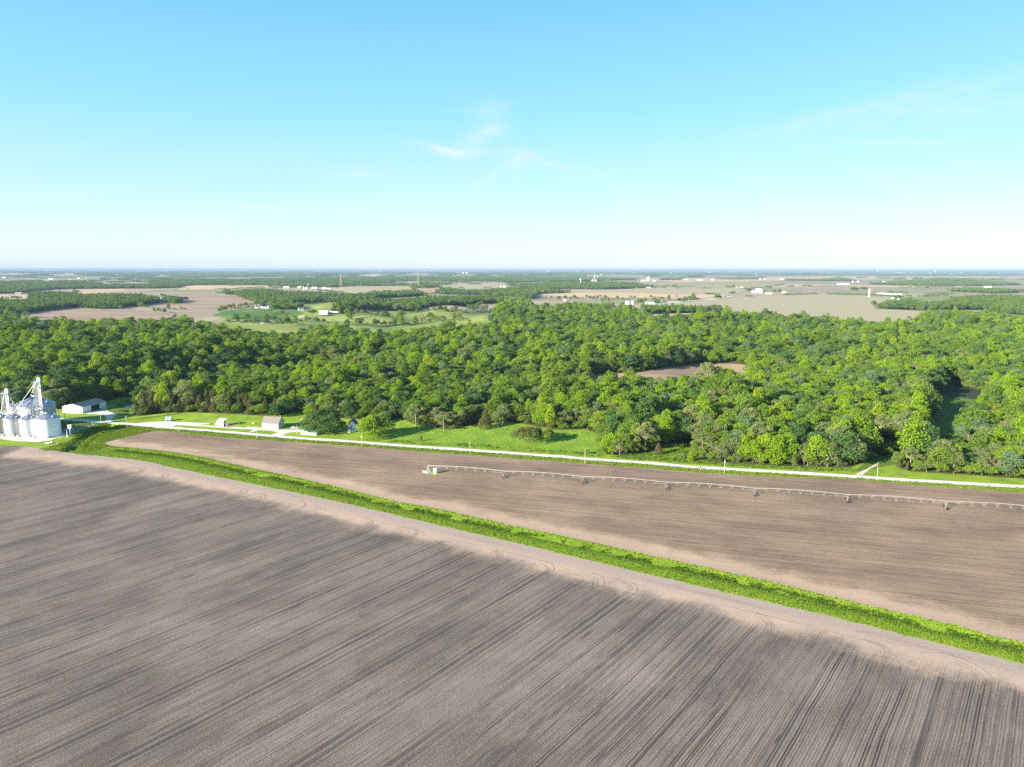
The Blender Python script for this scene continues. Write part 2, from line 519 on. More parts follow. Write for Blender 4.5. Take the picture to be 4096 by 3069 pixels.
# -- far fields (painted first, later ones lie on top)
FARF = [
 ('bare_field', [(96, 1256), (190, 1239), (306, 1235), (464, 1237), (603, 1245), (658, 1250), (700, 1262, 6), (640, 1275, H), (530, 1273, H), (415, 1279, H), (300, 1287, H), (180, 1285, H), (110, 1270, H)], 'brownfield', 'broad bare brown field with faint swales beyond the left woods'),
 ('bare_field', [(545, 1226), (640, 1210), (700, 1203), (640, 1180), (760, 1172), (985, 1176), (985, 1197), (1085, 1204), (1064, 1215), (1010, 1224), (905, 1238), (740, 1243), (600, 1234)], 'brownfield', 'two toned brown field curving round a tongue of dark woods'),
 ('bare_field', [(288, 1158), (490, 1155), (505, 1163), (395, 1171), (318, 1174)], 'tanfield', 'narrow pale tan field between two bands of far left woods'),
 ('bare_field', [(-200, 1178), (0, 1178), (118, 1177), (120, 1193, 5), (0, 1195), (-200, 1197)], 'tanfield', 'small pale field below the farmhouse at the far left'),
 ('stubble_field', [(705, 1150), (760, 1143), (1078, 1142), (1080, 1150), (930, 1158), (718, 1159)], 'wheat', 'bright orange stubble strip in front of a far wood'),
 ('bare_field', [(1092, 1153), (1200, 1152), (1390, 1147), (1530, 1144), (1640, 1142), (1650, 1158), (1560, 1164, 4), (1350, 1172), (1240, 1160)], 'sprout', 'grey brown field around the distant white barns and bins'),
 ('bare_field', [(1660, 1152), (1745, 1147), (1770, 1156), (1745, 1163), (1760, 1176), (1700, 1180), (1655, 1170)], 'redfield', 'small pinkish field beside the end of a tree belt'),
 ('bare_field', [(1740, 1136), (1870, 1132), (2025, 1133), (2040, 1146), (1980, 1152), (1880, 1155), (1780, 1150)], 'sprout', 'flat tan field between two far tree belts near the middle'),
 ('reddish_field', [(1684, 1237), (1720, 1226), (1790, 1221), (1900, 1216), (1968, 1214), (1905, 1232), (1850, 1244), (1760, 1249), (1684, 1249)], 'redfield', 'reddish bare field behind the pasture trees'),
 ('pasture', [(1090, 1244), (1215, 1238), (1390, 1225), (1425, 1250), (1330, 1264), (1270, 1272), (1180, 1293), (1075, 1300), (900, 1320), (890, 1280), (1040, 1290), (1150, 1274)], 'pasture', 'grassy farm ground around the white pasture sheds'),
 ('pasture', [(900, 1338), (930, 1318), (1000, 1306), (1080, 1298), (1180, 1291), (1270, 1270), (1330, 1262), (1400, 1252), (1500, 1240), (1560, 1243), (1680, 1249), (1850, 1246), (1955, 1252), (1975, 1280), (1920, 1305), (1760, 1320), (1600, 1335), (1300, 1340), (1100, 1345), (960, 1345)], 'pasture', 'rolling pale green pasture dotted with single trees', ),
 ('pasture', [(1210, 1213), (1300, 1209), (1375, 1212), (1380, 1230), (1330, 1236), (1220, 1228)], 'pasture', 'small shaded pasture behind the distant farm sheds'),
 ('hayfield', [(850, 1262), (905, 1243), (1010, 1234), (1085, 1233), (1205, 1245), (1218, 1254), (1150, 1272), (1040, 1288), (900, 1278)], 'hay', 'deep green hayfield below the long white shed'),
 ('farm_lane', [(1035, 1293), (1150, 1275), (1215, 1262), (1222, 1266), (1160, 1279), (1050, 1297)], 'yard', 'pale farm lane running beside the deep green hayfield'),
 ('stubble_field', [(2146, 1177), (2300, 1171), (2500, 1170), (2700, 1177), (2905, 1180), (2830, 1192), (2770, 1196), (2560, 1192), (2400, 1191), (2200, 1183)], 'wheat', 'long bright orange stubble field across the right plain'),
 ('bare_field', [(2276, 1168), (2280, 1159), (2500, 1156), (2700, 1148), (2900, 1147), (3000, 1160), (2900, 1180), (2700, 1176), (2500, 1169), (2330, 1170)], 'sprout', 'grey tan field behind the long orange stubble'),
 ('sprouting_field', [(2610, 1149), (2800, 1137), (2960, 1132), (3150, 1137), (3300, 1141), (3160, 1152), (2900, 1155), (2700, 1155)], 'sprout2', 'pale green sprouting field in front of the grain elevator plain'),
 ('reddish_field', [(2120, 1206), (2200, 1200), (2287, 1203), (2300, 1212), (2230, 1219), (2120, 1217)], 'redfield', 'small reddish field at the back edge of the central woods'),
 ('bare_field', [(2500, 1220), (2600, 1205), (2800, 1198), (3000, 1188), (3250, 1178), (3450, 1182), (3560, 1187), (3640, 1186), (3560, 1195), (3495, 1222), (3500, 1236), (3640, 1243), (3720, 1247), (3670, 1262), (3640, 1282, H), (3480, 1292, H), (3350, 1278, H), (3118, 1268, H), (3040, 1256, H), (2900, 1255, H), (2770, 1256, H), (2650, 1258, H), (2545, 1240, H)], 'sprout', 'huge flat pale field of sprouting rows filling the right plain'),
 ('farm_lane', [(2620, 1215), (2740, 1203), (2860, 1193), (2930, 1184), (2936, 1185), (2860, 1196), (2745, 1206), (2625, 1218)], 'road', 'thin white lane crossing the right plain'),
 ('bare_field', [(3060, 1150), (3300, 1142), (3480, 1148), (3700, 1152), (3720, 1142), (3560, 1141), (3350, 1139), (3150, 1137)], 'tanfield', 'pinkish bare strip beyond the tan silo'),
 ('bare_field', [(3640, 1190), (3800, 1182), (3830, 1180), (3780, 1176), (3700, 1177), (3560, 1170), (3560, 1185)], 'sprout2', 'small greenish field behind the right tree belt'),
 ('bare_field', [(3430, 1142), (3600, 1139), (3850, 1141), (3860, 1147), (3700, 1150), (3500, 1148)], 'tanfield', 'pale strip of bare soil between two right tree belts'),
 ('bare_field', [(2560, 1118), (2800, 1112), (3100, 1108), (3400, 1105), (3800, 1107), (4300, 1106), (4300, 1114), (3800, 1113), (3600, 1118), (3300, 1118), (3000, 1126), (2700, 1130)], 'tanfield', 'far pinkish plain below the horizon on the right'),
 ('bare_field', [(20, 1098), (150, 1090), (300, 1091), (290, 1099), (150, 1101)], 'tanfield', 'far pale strip near the horizon at the left'),
 ('bare_field', [(900, 1119), (1000, 1114), (1050, 1116), (1040, 1120), (960, 1124)], 'tanfield', 'tiny pale field amid the far woods'),
 ('bare_field', [(1395, 1103), (1500, 1097), (1545, 1098), (1500, 1104), (1420, 1107)], 'tanfield', 'tiny pinkish field near the horizon behind the red mast'),
 ('bare_field', [(1780, 1098), (1850, 1095), (1880, 1098), (1850, 1103), (1800, 1103)], 'tanfield', 'tiny bright field near the horizon in the centre'),
 ('bare_field', [(3953, 1252), (4096, 1262), (4300, 1275), (4300, 1268), (4096, 1258), (3970, 1247)], 'redfield', 'thin reddish strip between the right woods'),
]
for f in FARF:
    region(f[0], PP(f[1]), M[f[2]], f[3], 'farm lane' if 'lane' in f[0] else 'field', step=60)

# -- woods (polygon, canopy class); the near forest first
FRONT_PX = [(-420, 1600), (0, 1643), (212, 1640), (300, 1630), (395, 1612), (440, 1600), (545, 1583), (600, 1576), (575, 1600), (560, 1630), (530, 1650), (548, 1665), (600, 1659), (658, 1654), (726, 1650), (862, 1654),
            (941, 1656), (1008, 1662), (1081, 1663), (1136, 1659), (1176, 1645), (1222, 1652), (1262, 1668), (1330, 1672), (1400, 1676), (1470, 1682), (1548, 1690), (1603, 1667), (1664, 1702), (1722, 1705), (1775, 1720),
            (1835, 1716), (1900, 1694), (1960, 1690), (1998, 1697), (2060, 1692), (2120, 1700), (2210, 1718), (2280, 1722), (2341, 1716), (2400, 1738), (2391, 1770), (2400, 1800), (2440, 1818), (2500, 1822), (2560, 1820), (2597, 1806), (2640, 1783),
            (2700, 1772), (2760, 1772), (2790, 1790), (2780, 1830), (2830, 1846), (2934, 1855), (3042, 1858), (3187, 1871), (3300, 1873), (3402, 1870), (3463, 1850), (3577, 1813), (3640, 1800), (3715, 1789), (3725, 1740), (3722, 1690), (3730, 1640), (3745, 1590), (3790, 1540, 0),
            (3790, 1530), (3945, 1532, 10), (3930, 1560, 16), (3880, 1592, 16), (3842, 1650, 15), (3846, 1730, 11), (3805, 1772, 6), (3731, 1797, 2), (3660, 1830), (3580, 1857), (3600, 1874), (3640, 1886), (3807, 1896), (4096, 1915), (4500, 1940)]
FRONT = PP(FRONT_PX)
HB = 20.0
HC = 15.0
BACK = PP([(4700, 1290, HB), (4096, 1262, HB), (3990, 1258, HB), (3953, 1256, 6), (3900, 1250, HB), (3860, 1247, HB), (3721, 1247, HB), (3680, 1256, HB), (3672, 1276, HB), (3628, 1290, HB), (3582, 1281, HB), (3475, 1293, HB), (3420, 1290, HB), (3359, 1276, HB), (3257, 1272, HB), (3118, 1268, HB), (3085, 1252, HB), (3032, 1256, HB), (2927, 1256, HB), (2769, 1258, HB),
           (2658, 1262, HB), (2604, 1258, HB), (2538, 1232, HB), (2500, 1226, HB), (2463, 1220, HB), (2440, 1205, HB), (2407, 1215, HB), (2340, 1212, HB), (2294, 1212, HB), (2226, 1219, HB), (2130, 1222, HB), (2120, 1195, HB), (2060, 1190, HB), (2010, 1205, HB), (1985, 1235, HC),
           (1965, 1262, HC), (1975, 1285, HC), (1960, 1298, HC), (1900, 1316, HC), (1800, 1322, HC), (1700, 1330, HC), (1600, 1335, HC), (1500, 1338, HC), (1420, 1326, HC), (1330, 1312, HC), (1250, 1318, HC), (1180, 1338, HC), (1080, 1338, HC), (1000, 1330, HC), (940, 1330, HC), (880, 1318, HC), (790, 1300, HC), (740, 1283, HC),
           (640, 1278, HB), (530, 1276, HB), (415, 1282, HB), (300, 1290, HB), (180, 1289, HB), (105, 1274, HB), (60, 1250, HB), (-600, 1275, HB)])
FOREST = FRONT + BACK
GLADE = PP([(2365, 1500), (2440, 1490), (2512, 1494), (2627, 1476), (2808, 1454), (2929, 1455), (3000, 1462), (3012, 1484, 13), (2962, 1498, 17), (2820, 1506, 17.5), (2683, 1513, 17.5), (2558, 1507, 17), (2424, 1514, 16), (2340, 1510, 14)])
WOODS = [   # each: bottom edge on the ground, top edge at canopy height
 [(-300, 1192, 18), (0, 1193, 18), (112, 1196, 18), (122, 1170, 18), (190, 1160, 18), (290, 1164, 18), (330, 1176, 18), (430, 1172, 18), (560, 1173, 18), (640, 1188, 18), (700, 1196, 18), (746, 1196, 4), (748, 1204), (690, 1202), (560, 1224), (430, 1238), (310, 1231), (200, 1241), (95, 1256), (20, 1262), (-400, 1290)],
 [(-300, 1125, 18), (60, 1121, 18), (160, 1118, 18), (190, 1128, 18), (255, 1118, 18), (330, 1120, 18), (420, 1134, 18), (500, 1133, 18), (620, 1132, 18), (705, 1138, 18), (725, 1152), (600, 1155), (490, 1155), (290, 1157), (200, 1160), (110, 1170), (40, 1176), (-300, 1178)],
 [(905, 1156, 18), (930, 1160, 18), (1000, 1153, 18), (1080, 1153, 18), (1150, 1163, 18), (1260, 1166, 18), (1330, 1169, 18), (1400, 1173, 18), (1500, 1167, 18), (1500, 1205), (1420, 1203), (1375, 1212), (1290, 1208), (1210, 1212), (1170, 1222), (1150, 1240), (1100, 1231), (1062, 1222), (984, 1198), (940, 1180), (900, 1178)],
 [(600, 1112, 18), (800, 1116, 18), (1050, 1113, 18), (1200, 1110, 18), (1500, 1106, 18), (2000, 1103, 18), (2200, 1100, 18), (2540, 1112, 18), (2530, 1120), (2280, 1127), (2050, 1130), (1870, 1131), (1745, 1135), (1640, 1141), (1500, 1145), (1390, 1146), (1340, 1150), (1130, 1149), (1080, 1142), (760, 1142), (705, 1148), (600, 1140)],
 [(1075, 1222, 18), (1120, 1212, 18), (1200, 1208, 18), (1215, 1222), (1195, 1241), (1090, 1233)],
 [(1645, 1134, 18), (1700, 1128, 18), (1745, 1130, 18), (1748, 1148), (1700, 1153), (1644, 1152)],
 [(1490, 1168, 18), (1560, 1162, 18), (1625, 1156, 18), (1665, 1156, 18), (1705, 1172, 18), (1703, 1183), (1600, 1190), (1490, 1195)],
 [(1490, 1196, 18), (1600, 1192, 18), (1800, 1180, 18), (1900, 1178, 18), (2000, 1182, 18), (2060, 1195, 18), (2010, 1215), (1965, 1213), (1900, 1216), (1790, 1221), (1720, 1226), (1682, 1238), (1670, 1248), (1560, 1242), (1500, 1239), (1400, 1250), (1330, 1258), (1375, 1222), (1390, 1210)],
 [(1752, 1158, 18), (1785, 1146, 18), (1820, 1152, 18), (1880, 1156, 18), (1960, 1154, 18), (2050, 1148, 18), (2140, 1150, 18), (2200, 1150, 18), (2275, 1158, 18), (2290, 1166), (2250, 1173), (2146, 1177), (2140, 1190), (2120, 1200), (2060, 1190), (1900, 1180), (1752, 1178)],
 [(2160, 1130, 18), (2240, 1125, 18), (2400, 1124, 18), (2530, 1128, 18), (2600, 1138, 18), (2612, 1150), (2500, 1156), (2400, 1159), (2280, 1157), (2180, 1160), (2050, 1148), (2040, 1136)],
 [(2575, 1232, 18), (2700, 1228, 18), (2830, 1226, 18), (2886, 1240, 8), (2886, 1246), (2700, 1244), (2570, 1243)],
 [(3498, 1212, 18), (3560, 1200, 18), (3628, 1192, 18), (3721, 1206, 18), (3777, 1200, 18), (3814, 1186, 18), (3900, 1180, 18), (4000, 1177, 18), (4069, 1180, 18), (4300, 1195, 18), (4400, 1275), (4096, 1261), (3967, 1250), (3953, 1240), (3767, 1241), (3628, 1240), (3503, 1234)],
 [(3690, 1154, 18), (3760, 1155, 18), (3830, 1150, 18), (3880, 1148, 18), (4096, 1152, 18), (4300, 1154, 18), (4300, 1172), (4096, 1170), (3950, 1176), (3820, 1180), (3760, 1178), (3690, 1173)],
 [(3485, 1128, 18), (3550, 1128, 18), (3620, 1121, 18), (3800, 1116, 18), (3950, 1120, 18), (4080, 1132, 18), (4090, 1141), (3900, 1144), (3700, 1143), (3560, 1142), (3480, 1139)],
 [(3660, 1115, 18), (3740, 1111, 18), (3820, 1113, 18), (3820, 1118), (3660, 1119)],
 [(3406, 1154, 12), (3470, 1151, 12), (3560, 1157, 12), (3640, 1166, 12), (3640, 1169), (3540, 1163), (3406, 1159)],
 [(3142, 1114, 18), (3250, 1116, 18), (3370, 1110, 18), (3415, 1116, 18), (3415, 1124), (3300, 1125), (3142, 1122)],
 [(2880, 1111, 18), (2960, 1109, 18), (3054, 1106, 18), (3056, 1117), (2950, 1119), (2880, 1117)],
 [(2640, 1115, 18), (2720, 1114, 18), (2720, 1118), (2640, 1119)],
 [(-300, 1102, 18), (20, 1103, 18), (160, 1095, 18), (235, 1104, 18), (230, 1108), (150, 1108), (40, 1110), (-300, 1110)],
 [(290, 1091, 18), (420, 1089, 18), (600, 1092, 18), (640, 1100, 18), (560, 1112), (420, 1110), (330, 1104)],
 [(640, 1092, 18), (900, 1089, 18), (1300, 1088, 18), (1750, 1088, 18), (1900, 1092, 18), (2250, 1093, 18), (2300, 1100), (1950, 1099), (1750, 1097), (1520, 1096), (1390, 1102), (1100, 1108), (900, 1110), (700, 1112)],
 [(-400, 1086, 18), (800, 1086, 18), (1800, 1086.5, 18), (2600, 1088, 18), (4400, 1092, 18), (4400, 1102), (3700, 1104), (3100, 1102), (2800, 1103), (2500, 1100), (1900, 1094), (1200, 1094), (500, 1092), (-400, 1092)],
]
WOODP = [PP(w) for w in WOODS]
for wp in WOODP:
    if np.mean([q[1] for q in wp]) > 3600: continue
    region('wood_floor', wp, M['floor'], 'dark leaf strewn ground under the distant woods', 'ground', step=90)
region('forest_floor', FOREST, M['floor'], 'dark leaf strewn ground under the near woods', 'ground', step=12, jit=1.5)
region('glade_field', GLADE, M['redfield'], 'small bare brown field enclosed by the woods', 'field', step=12, jit=.6)
CORR = PP([(3577, 1813), (3640, 1800), (3715, 1789), (3725, 1740), (3722, 1690), (3730, 1640), (3745, 1588), (3788, 1534), (3945, 1532, 10), (3930, 1560, 16), (3880, 1592, 16), (3842, 1650, 15), (3846, 1730, 11), (3805, 1772, 6), (3731, 1797, 2), (3660, 1830), (3580, 1857), (3463, 1880), (3400, 1893), (3463, 1850)])
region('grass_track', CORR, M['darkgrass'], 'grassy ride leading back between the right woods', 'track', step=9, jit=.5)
region('glade_field', PP([(3752, 1582), (3788, 1534), (3945, 1532, 8), (3940, 1552, 8), (3900, 1584, 3)]), M['darkfield'], 'field patch with tree shade in its colour at the end of the grassy ride', 'field', step=10, jit=.4)
MEADOW = PP([(1560, 1735), (1603, 1690), (1664, 1708), (1775, 1722), (1835, 1718), (1900, 1696), (1998, 1699), (2120, 1704), (2210, 1722), (2341, 1718), (2400, 1740), (2391, 1775), (2420, 1822), (2380, 1828), (2200, 1814), (2000, 1800), (1800, 1786), (1640, 1776), (1560, 1768)])
region('meadow', MEADOW, M['meadow'], 'bright green meadow on the slope above the white road', 'meadow', step=9, jit=.6)
MEADOW2 = PP([(2597, 1812), (2640, 1786), (2700, 1774), (2790, 1778), (2785, 1830), (2840, 1848), (3042, 1861), (3402, 1874), (3440, 1886), (3300, 1886), (3006, 1871), (2753, 1854), (2500, 1836), (2440, 1826)])
region('meadow', MEADOW2, M['meadow'], 'narrow bright green verge running below the right woods', 'meadow', step=9, jit=.6)
# -- near ground
NEAR_POLY = [(-420, -260), (-420, 330)] + PP([(-260, 1800), (0, 1782), (80, 1784), (150, 1792), (213, 1802)]) + STRIP_LO[2:] + [(520, 100), (520, -260)]
region('plowed_field', NEAR_POLY, M['soil_near'], 'big grey brown tilled field with dark planter tracks in the foreground', 'field', step=7, jit=.25)
region('plowed_field', FIELD_TOP + [(620, 300)] + STRIP_HI[::-1][:-1], M['soil_mid'], 'reddish brown tilled field with the irrigation pivot on it', 'field', step=7, jit=.3)
region('grass_strip', STRIP_LO + STRIP_HI[::-1], M['strip'], 'bright green grass waterway running diagonally between the tilled fields', 'grass strip', step=2.5, jit=.55)
region('gravel_yard', PP([(-400, 1728), (0, 1745), (0, 1757), (60, 1764), (145, 1769), (200, 1762), (226, 1752), (271, 1741), (330, 1721), (385, 1698), (407, 1692), (370, 1689), (339, 1684), (226, 1676), (120, 1668), (60, 1690), (-400, 1660)]),
       M['yard'], 'pale gravel yard around the grain bins', 'yard', step=6, jit=.4)
region('grass_island', PP([(205, 1683), (260, 1681), (320, 1686), (372, 1694), (350, 1699), (325, 1701), (221, 1698)]), M['grass'], 'long grass island between the road and the gravel yard', 'lawn', step=6, jit=.3)
Z5 = lambda l: PP([(x / 4.424, 1500 + y / 4.424) for x, y in l])
Z6 = lambda l: PP([(500 + x / 4.424, 1500 + y / 4.424) for x, y in l])
Z7 = lambda l: PP([(1000 + x / 3.687, 1500 + y / 3.687) for x, y in l])
region('gravel_drive', Z5([(1480, 690), (1640, 655), (1830, 605), (1960, 588), (2010, 628), (2190, 640), (2140, 690), (2010, 735), (1960, 830), (2000, 850), (1840, 838), (1890, 770), (1840, 700)]), M['yard'], 'gravel apron curving from the road to the white machine shed', 'driveway', step=5, jit=.3)
region('gravel_drive', Z6([(120, 872), (320, 840), (650, 825), (760, 818), (960, 835), (1480, 850), (1480, 868), (1290, 880), (1560, 900), (1820, 908), (2212, 943), (2330, 960), (2212, 962), (1850, 948), (1400, 912), (900, 890), (850, 912), (600, 925), (300, 900)]), M['road'], 'white gravel pull off beside the blue water tanks', 'driveway', step=5, jit=.3)
region('bare_patch', Z6([(1560, 880), (1700, 890), (1850, 880), (2000, 905), (1860, 935), (1700, 925), (1580, 905)]), M['redfield'], 'reddish bare scratched earth around the chicken coop', 'ground', step=4, jit=.2)
region('gravel_drive', Z7([(-60, 762), (60, 768), (200, 788), (430, 808), (630, 806), (640, 775), (690, 772), (735, 805), (740, 836), (560, 852), (480, 890), (520, 905), (370, 893), (290, 890), (420, 848), (300, 820), (130, 812), (60, 835), (-40, 850), (60, 815), (-60, 790)]), M['road'], 'white gravel driveway in front of the grey barn', 'driveway', step=5, jit=.25)
region('gravel_road', ribbon(ROAD, 6.0, 6.3, .5), M['road'], 'long white gravel road running straight across the scene', 'road', step=0)
region('two_track', PP([(3418, 1899), (3450, 1883), (3480, 1869), (3513, 1851), (3521, 1852), (3492, 1870), (3470, 1884), (3452, 1900)]), M['yard'], 'pale worn wheel track leaving the road towards the grassy ride', 'track', step=4, jit=.3)
region('gravel_pad', PP([(1694, 1887), (1712, 1882), (1735, 1886), (1732, 1893), (1712, 1895), (1698, 1893)]), M['yard'], 'pale pad under the pivot tower', 'ground', step=2, jit=.1)
region('grass_patch', PP([(1712, 1893), (1735, 1889), (1760, 1890), (1756, 1897), (1735, 1900), (1715, 1898)]), M['strip'], 'small green grass patch around the white tank', 'grass', step=2, jit=.15)
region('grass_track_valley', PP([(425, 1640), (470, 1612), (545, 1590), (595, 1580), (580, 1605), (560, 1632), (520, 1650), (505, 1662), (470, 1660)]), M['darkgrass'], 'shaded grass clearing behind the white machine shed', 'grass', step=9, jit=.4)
region('farm_lane', PP([(500, 1625), (560, 1610), (607, 1604), (608, 1609), (560, 1615), (505, 1630)]), M['yard'], 'pale dirt lane in the shaded clearing behind the cedars', 'farm lane', step=9, jit=.3)

# boundary between lawns (near) and farmland (far)
region_default_Y = 1480.0


def build_ground():
    pts, edges = [], []

    def addpoly(poly):
        b = len(pts)
        pts.extend(poly)
        n = len(poly)
        edges.extend((b + i, b + (i + 1) % n) for i in range(n))
    for r in REG:
        addpoly(r[1])
    for ln in MIDS:
        ln = resample(ln, 5)
        pts.extend(ln)
    for d in (-9, -5, 5, 9):
        pts.extend(offs(resample(CREEK, 3), d))
    pts.extend(resample(CREEK, 3))
    # headland points
    for d in (3, 8, 13, 18, 22, 27, 34):
        pts.extend(offs(resample(STRIP_LO, 9), -d))
    for d in (4, 10, 16, 22, 30):
        pts.extend(offs(resample(STRIP_HI, 9), d))
    ys = list(np.arange(-250, 560, 14)) + list(np.arange(560, 1700, 15))
    y = 1700.0
    while y < 110000:
        ys.append(y); y *= 1.024 if y < 8000 else 1.05
    for y in ys:
        hw = 420 + 1.0 * max(0, y)
        st = 16 if y < 1700 else max(16, hw / 95)
        xs = np.arange(-hw, hw + 1, st)
        for k, x in enumerate(xs):
            pts.append((float(x + NR.uniform(-.3, .3) * st), float(y + NR.uniform(-3, 3))))
    fr = [(-900, -900), (900, -900), (130000, 112000), (-130000, 112000)]
    addpoly(fr)
    vs, es, fs, _, _, _ = delaunay_2d_cdt([Vector(p) for p in pts], edges, [], 0, 1e-3, False)
    V = np.array([(v.x, v.y) for v in vs])
    Z = ht(V[:, 0], V[:, 1])
    T = np.array([f for f in fs if len(f) == 3], int)
    C = V[T].mean(1)
    keep = inpoly(C[:, 0], C[:, 1], fr)
    T = T[keep]; C = C[keep]
    rid = np.where(C[:, 1] < region_default_Y, -2, -1)
    for i, r in enumerate(REG):
        poly = np.array(r[1])
        lo, hi = poly.min(0), poly.max(0)
        sel = np.where((C[:, 0] > lo[0]) & (C[:, 0] < hi[0]) & (C[:, 1] > lo[1]) & (C[:, 1] < hi[1]))[0]
        ins = inpoly(C[sel, 0], C[sel, 1], r[1])
        rid[sel[ins]] = i
    hl = np.maximum(1 - polydist(V[:, 0], V[:, 1], STRIP_LO) / 31.0, -.3)
    hl2 = np.maximum(.85 - polydist(V[:, 0], V[:, 1], STRIP_HI) / 26.0, -.3)
    todo = [(-2, 'ground', M['grass'], 'green lawns and verges around the farm', 'ground'), (-1, 'ground', M['farm'], 'patchwork of distant flat farmland', 'ground')]
    todo += [(i, r[0], r[2], r[3], r[4]) for i, r in enumerate(REG)]
    wood_faces = [i for i, r in enumerate(REG) if r[0] == 'wood_floor']
    first_wood = wood_faces[0]
    rid[np.isin(rid, wood_faces)] = first_wood
    nrm = np.zeros((len(V), 3))
    V3 = np.column_stack([V, Z])
    for i, nm, mat, lab, cat in todo:
        tri = T[rid == i]
        if not len(tri):
            continue
        used, inv = np.unique(tri, return_inverse=True)
        me = bpy.data.meshes.new(nm)
        vv = V3[used]
        me.from_pydata([tuple(map(float, q)) for q in vv], [], inv.reshape(-1, 3).tolist())
        me.materials.append(mat)
        me.polygons.foreach_set('use_smooth', np.ones(len(me.polygons), bool))
        if nm == 'plowed_field':
            at = me.attributes.new('headland', 'FLOAT', 'POINT')
            at.data.foreach_set('value', (hl if mat is M['soil_near'] else hl2)[used].astype(np.float32))
        me.update()
        o = bpy.data.objects.new(nm, me)
        COL.objects.link(o)
        if 'meadow' in nm:
            pass
        tag(o, lab, cat, None, 'structure')
    return


build_ground()
# ------------------------------------------------------------------ trees
def leaf_cloud(rng, lobes, n, s0, s1, flat_=.0, inner=.72):
    """leaf clumps (small quads) spread over and inside a set of lobes; returns verts (4n,3) and faces"""
    L = np.array([l[:3] for l in lobes], float); Rr = np.array([l[3:6] for l in lobes], float)
    w = (Rr.prod(1)) ** (2 / 3.); w /= w.sum()
    P_, Nn = [], []
    need = n
    while need > 0:
        k = rng.choice(len(lobes), size=need * 2, p=w)
        d = rng.normal(size=(need * 2, 3)); d /= np.linalg.norm(d, axis=1)[:, None]
        d[:, 2] = np.where(d[:, 2] < -.45, -d[:, 2] * .6, d[:, 2])
        r = rng.uniform(inner, 1.06, need * 2) ** .6
        p = L[k] + d * Rr[k] * r[:, None]
        ok = np.ones(len(p), bool)
        for i in range(len(lobes)):
            q = ((p - L[i]) / Rr[i]); ins = (q * q).sum(1) < .62 ** 2
            ok &= ~(ins & (k != i))
        p = p[ok][:need]; d = d[ok][:need]
        P_.append(p); Nn.append(d / Rr[k][ok][:need])
        need -= len(p)
    p = np.concatenate(P_)[:n]; nn = np.concatenate(Nn)[:n]
    nn /= np.linalg.norm(nn, axis=1)[:, None]
    nn = nn + rng.normal(size=nn.shape) * 1.05 + np.array([0, 0, flat_])
    nn /= np.linalg.norm(nn, axis=1)[:, None]
    t = np.cross(nn, rng.normal(size=nn.shape)); t /= np.linalg.norm(t, axis=1)[:, None]
    b = np.cross(nn, t)
    s = rng.uniform(s0, s1, n)[:, None] * .5
    a = rng.uniform(.55, 1.0, n)[:, None]
    q = np.stack([p - t * s - b * s * a * .35, p + b * s * a - t * s * .1, p + t * s + b * s * a * .3, p - b * s * a + t * s * .15], 1).reshape(-1, 3)
    f = np.arange(4 * n).reshape(-1, 4)
    return q, f


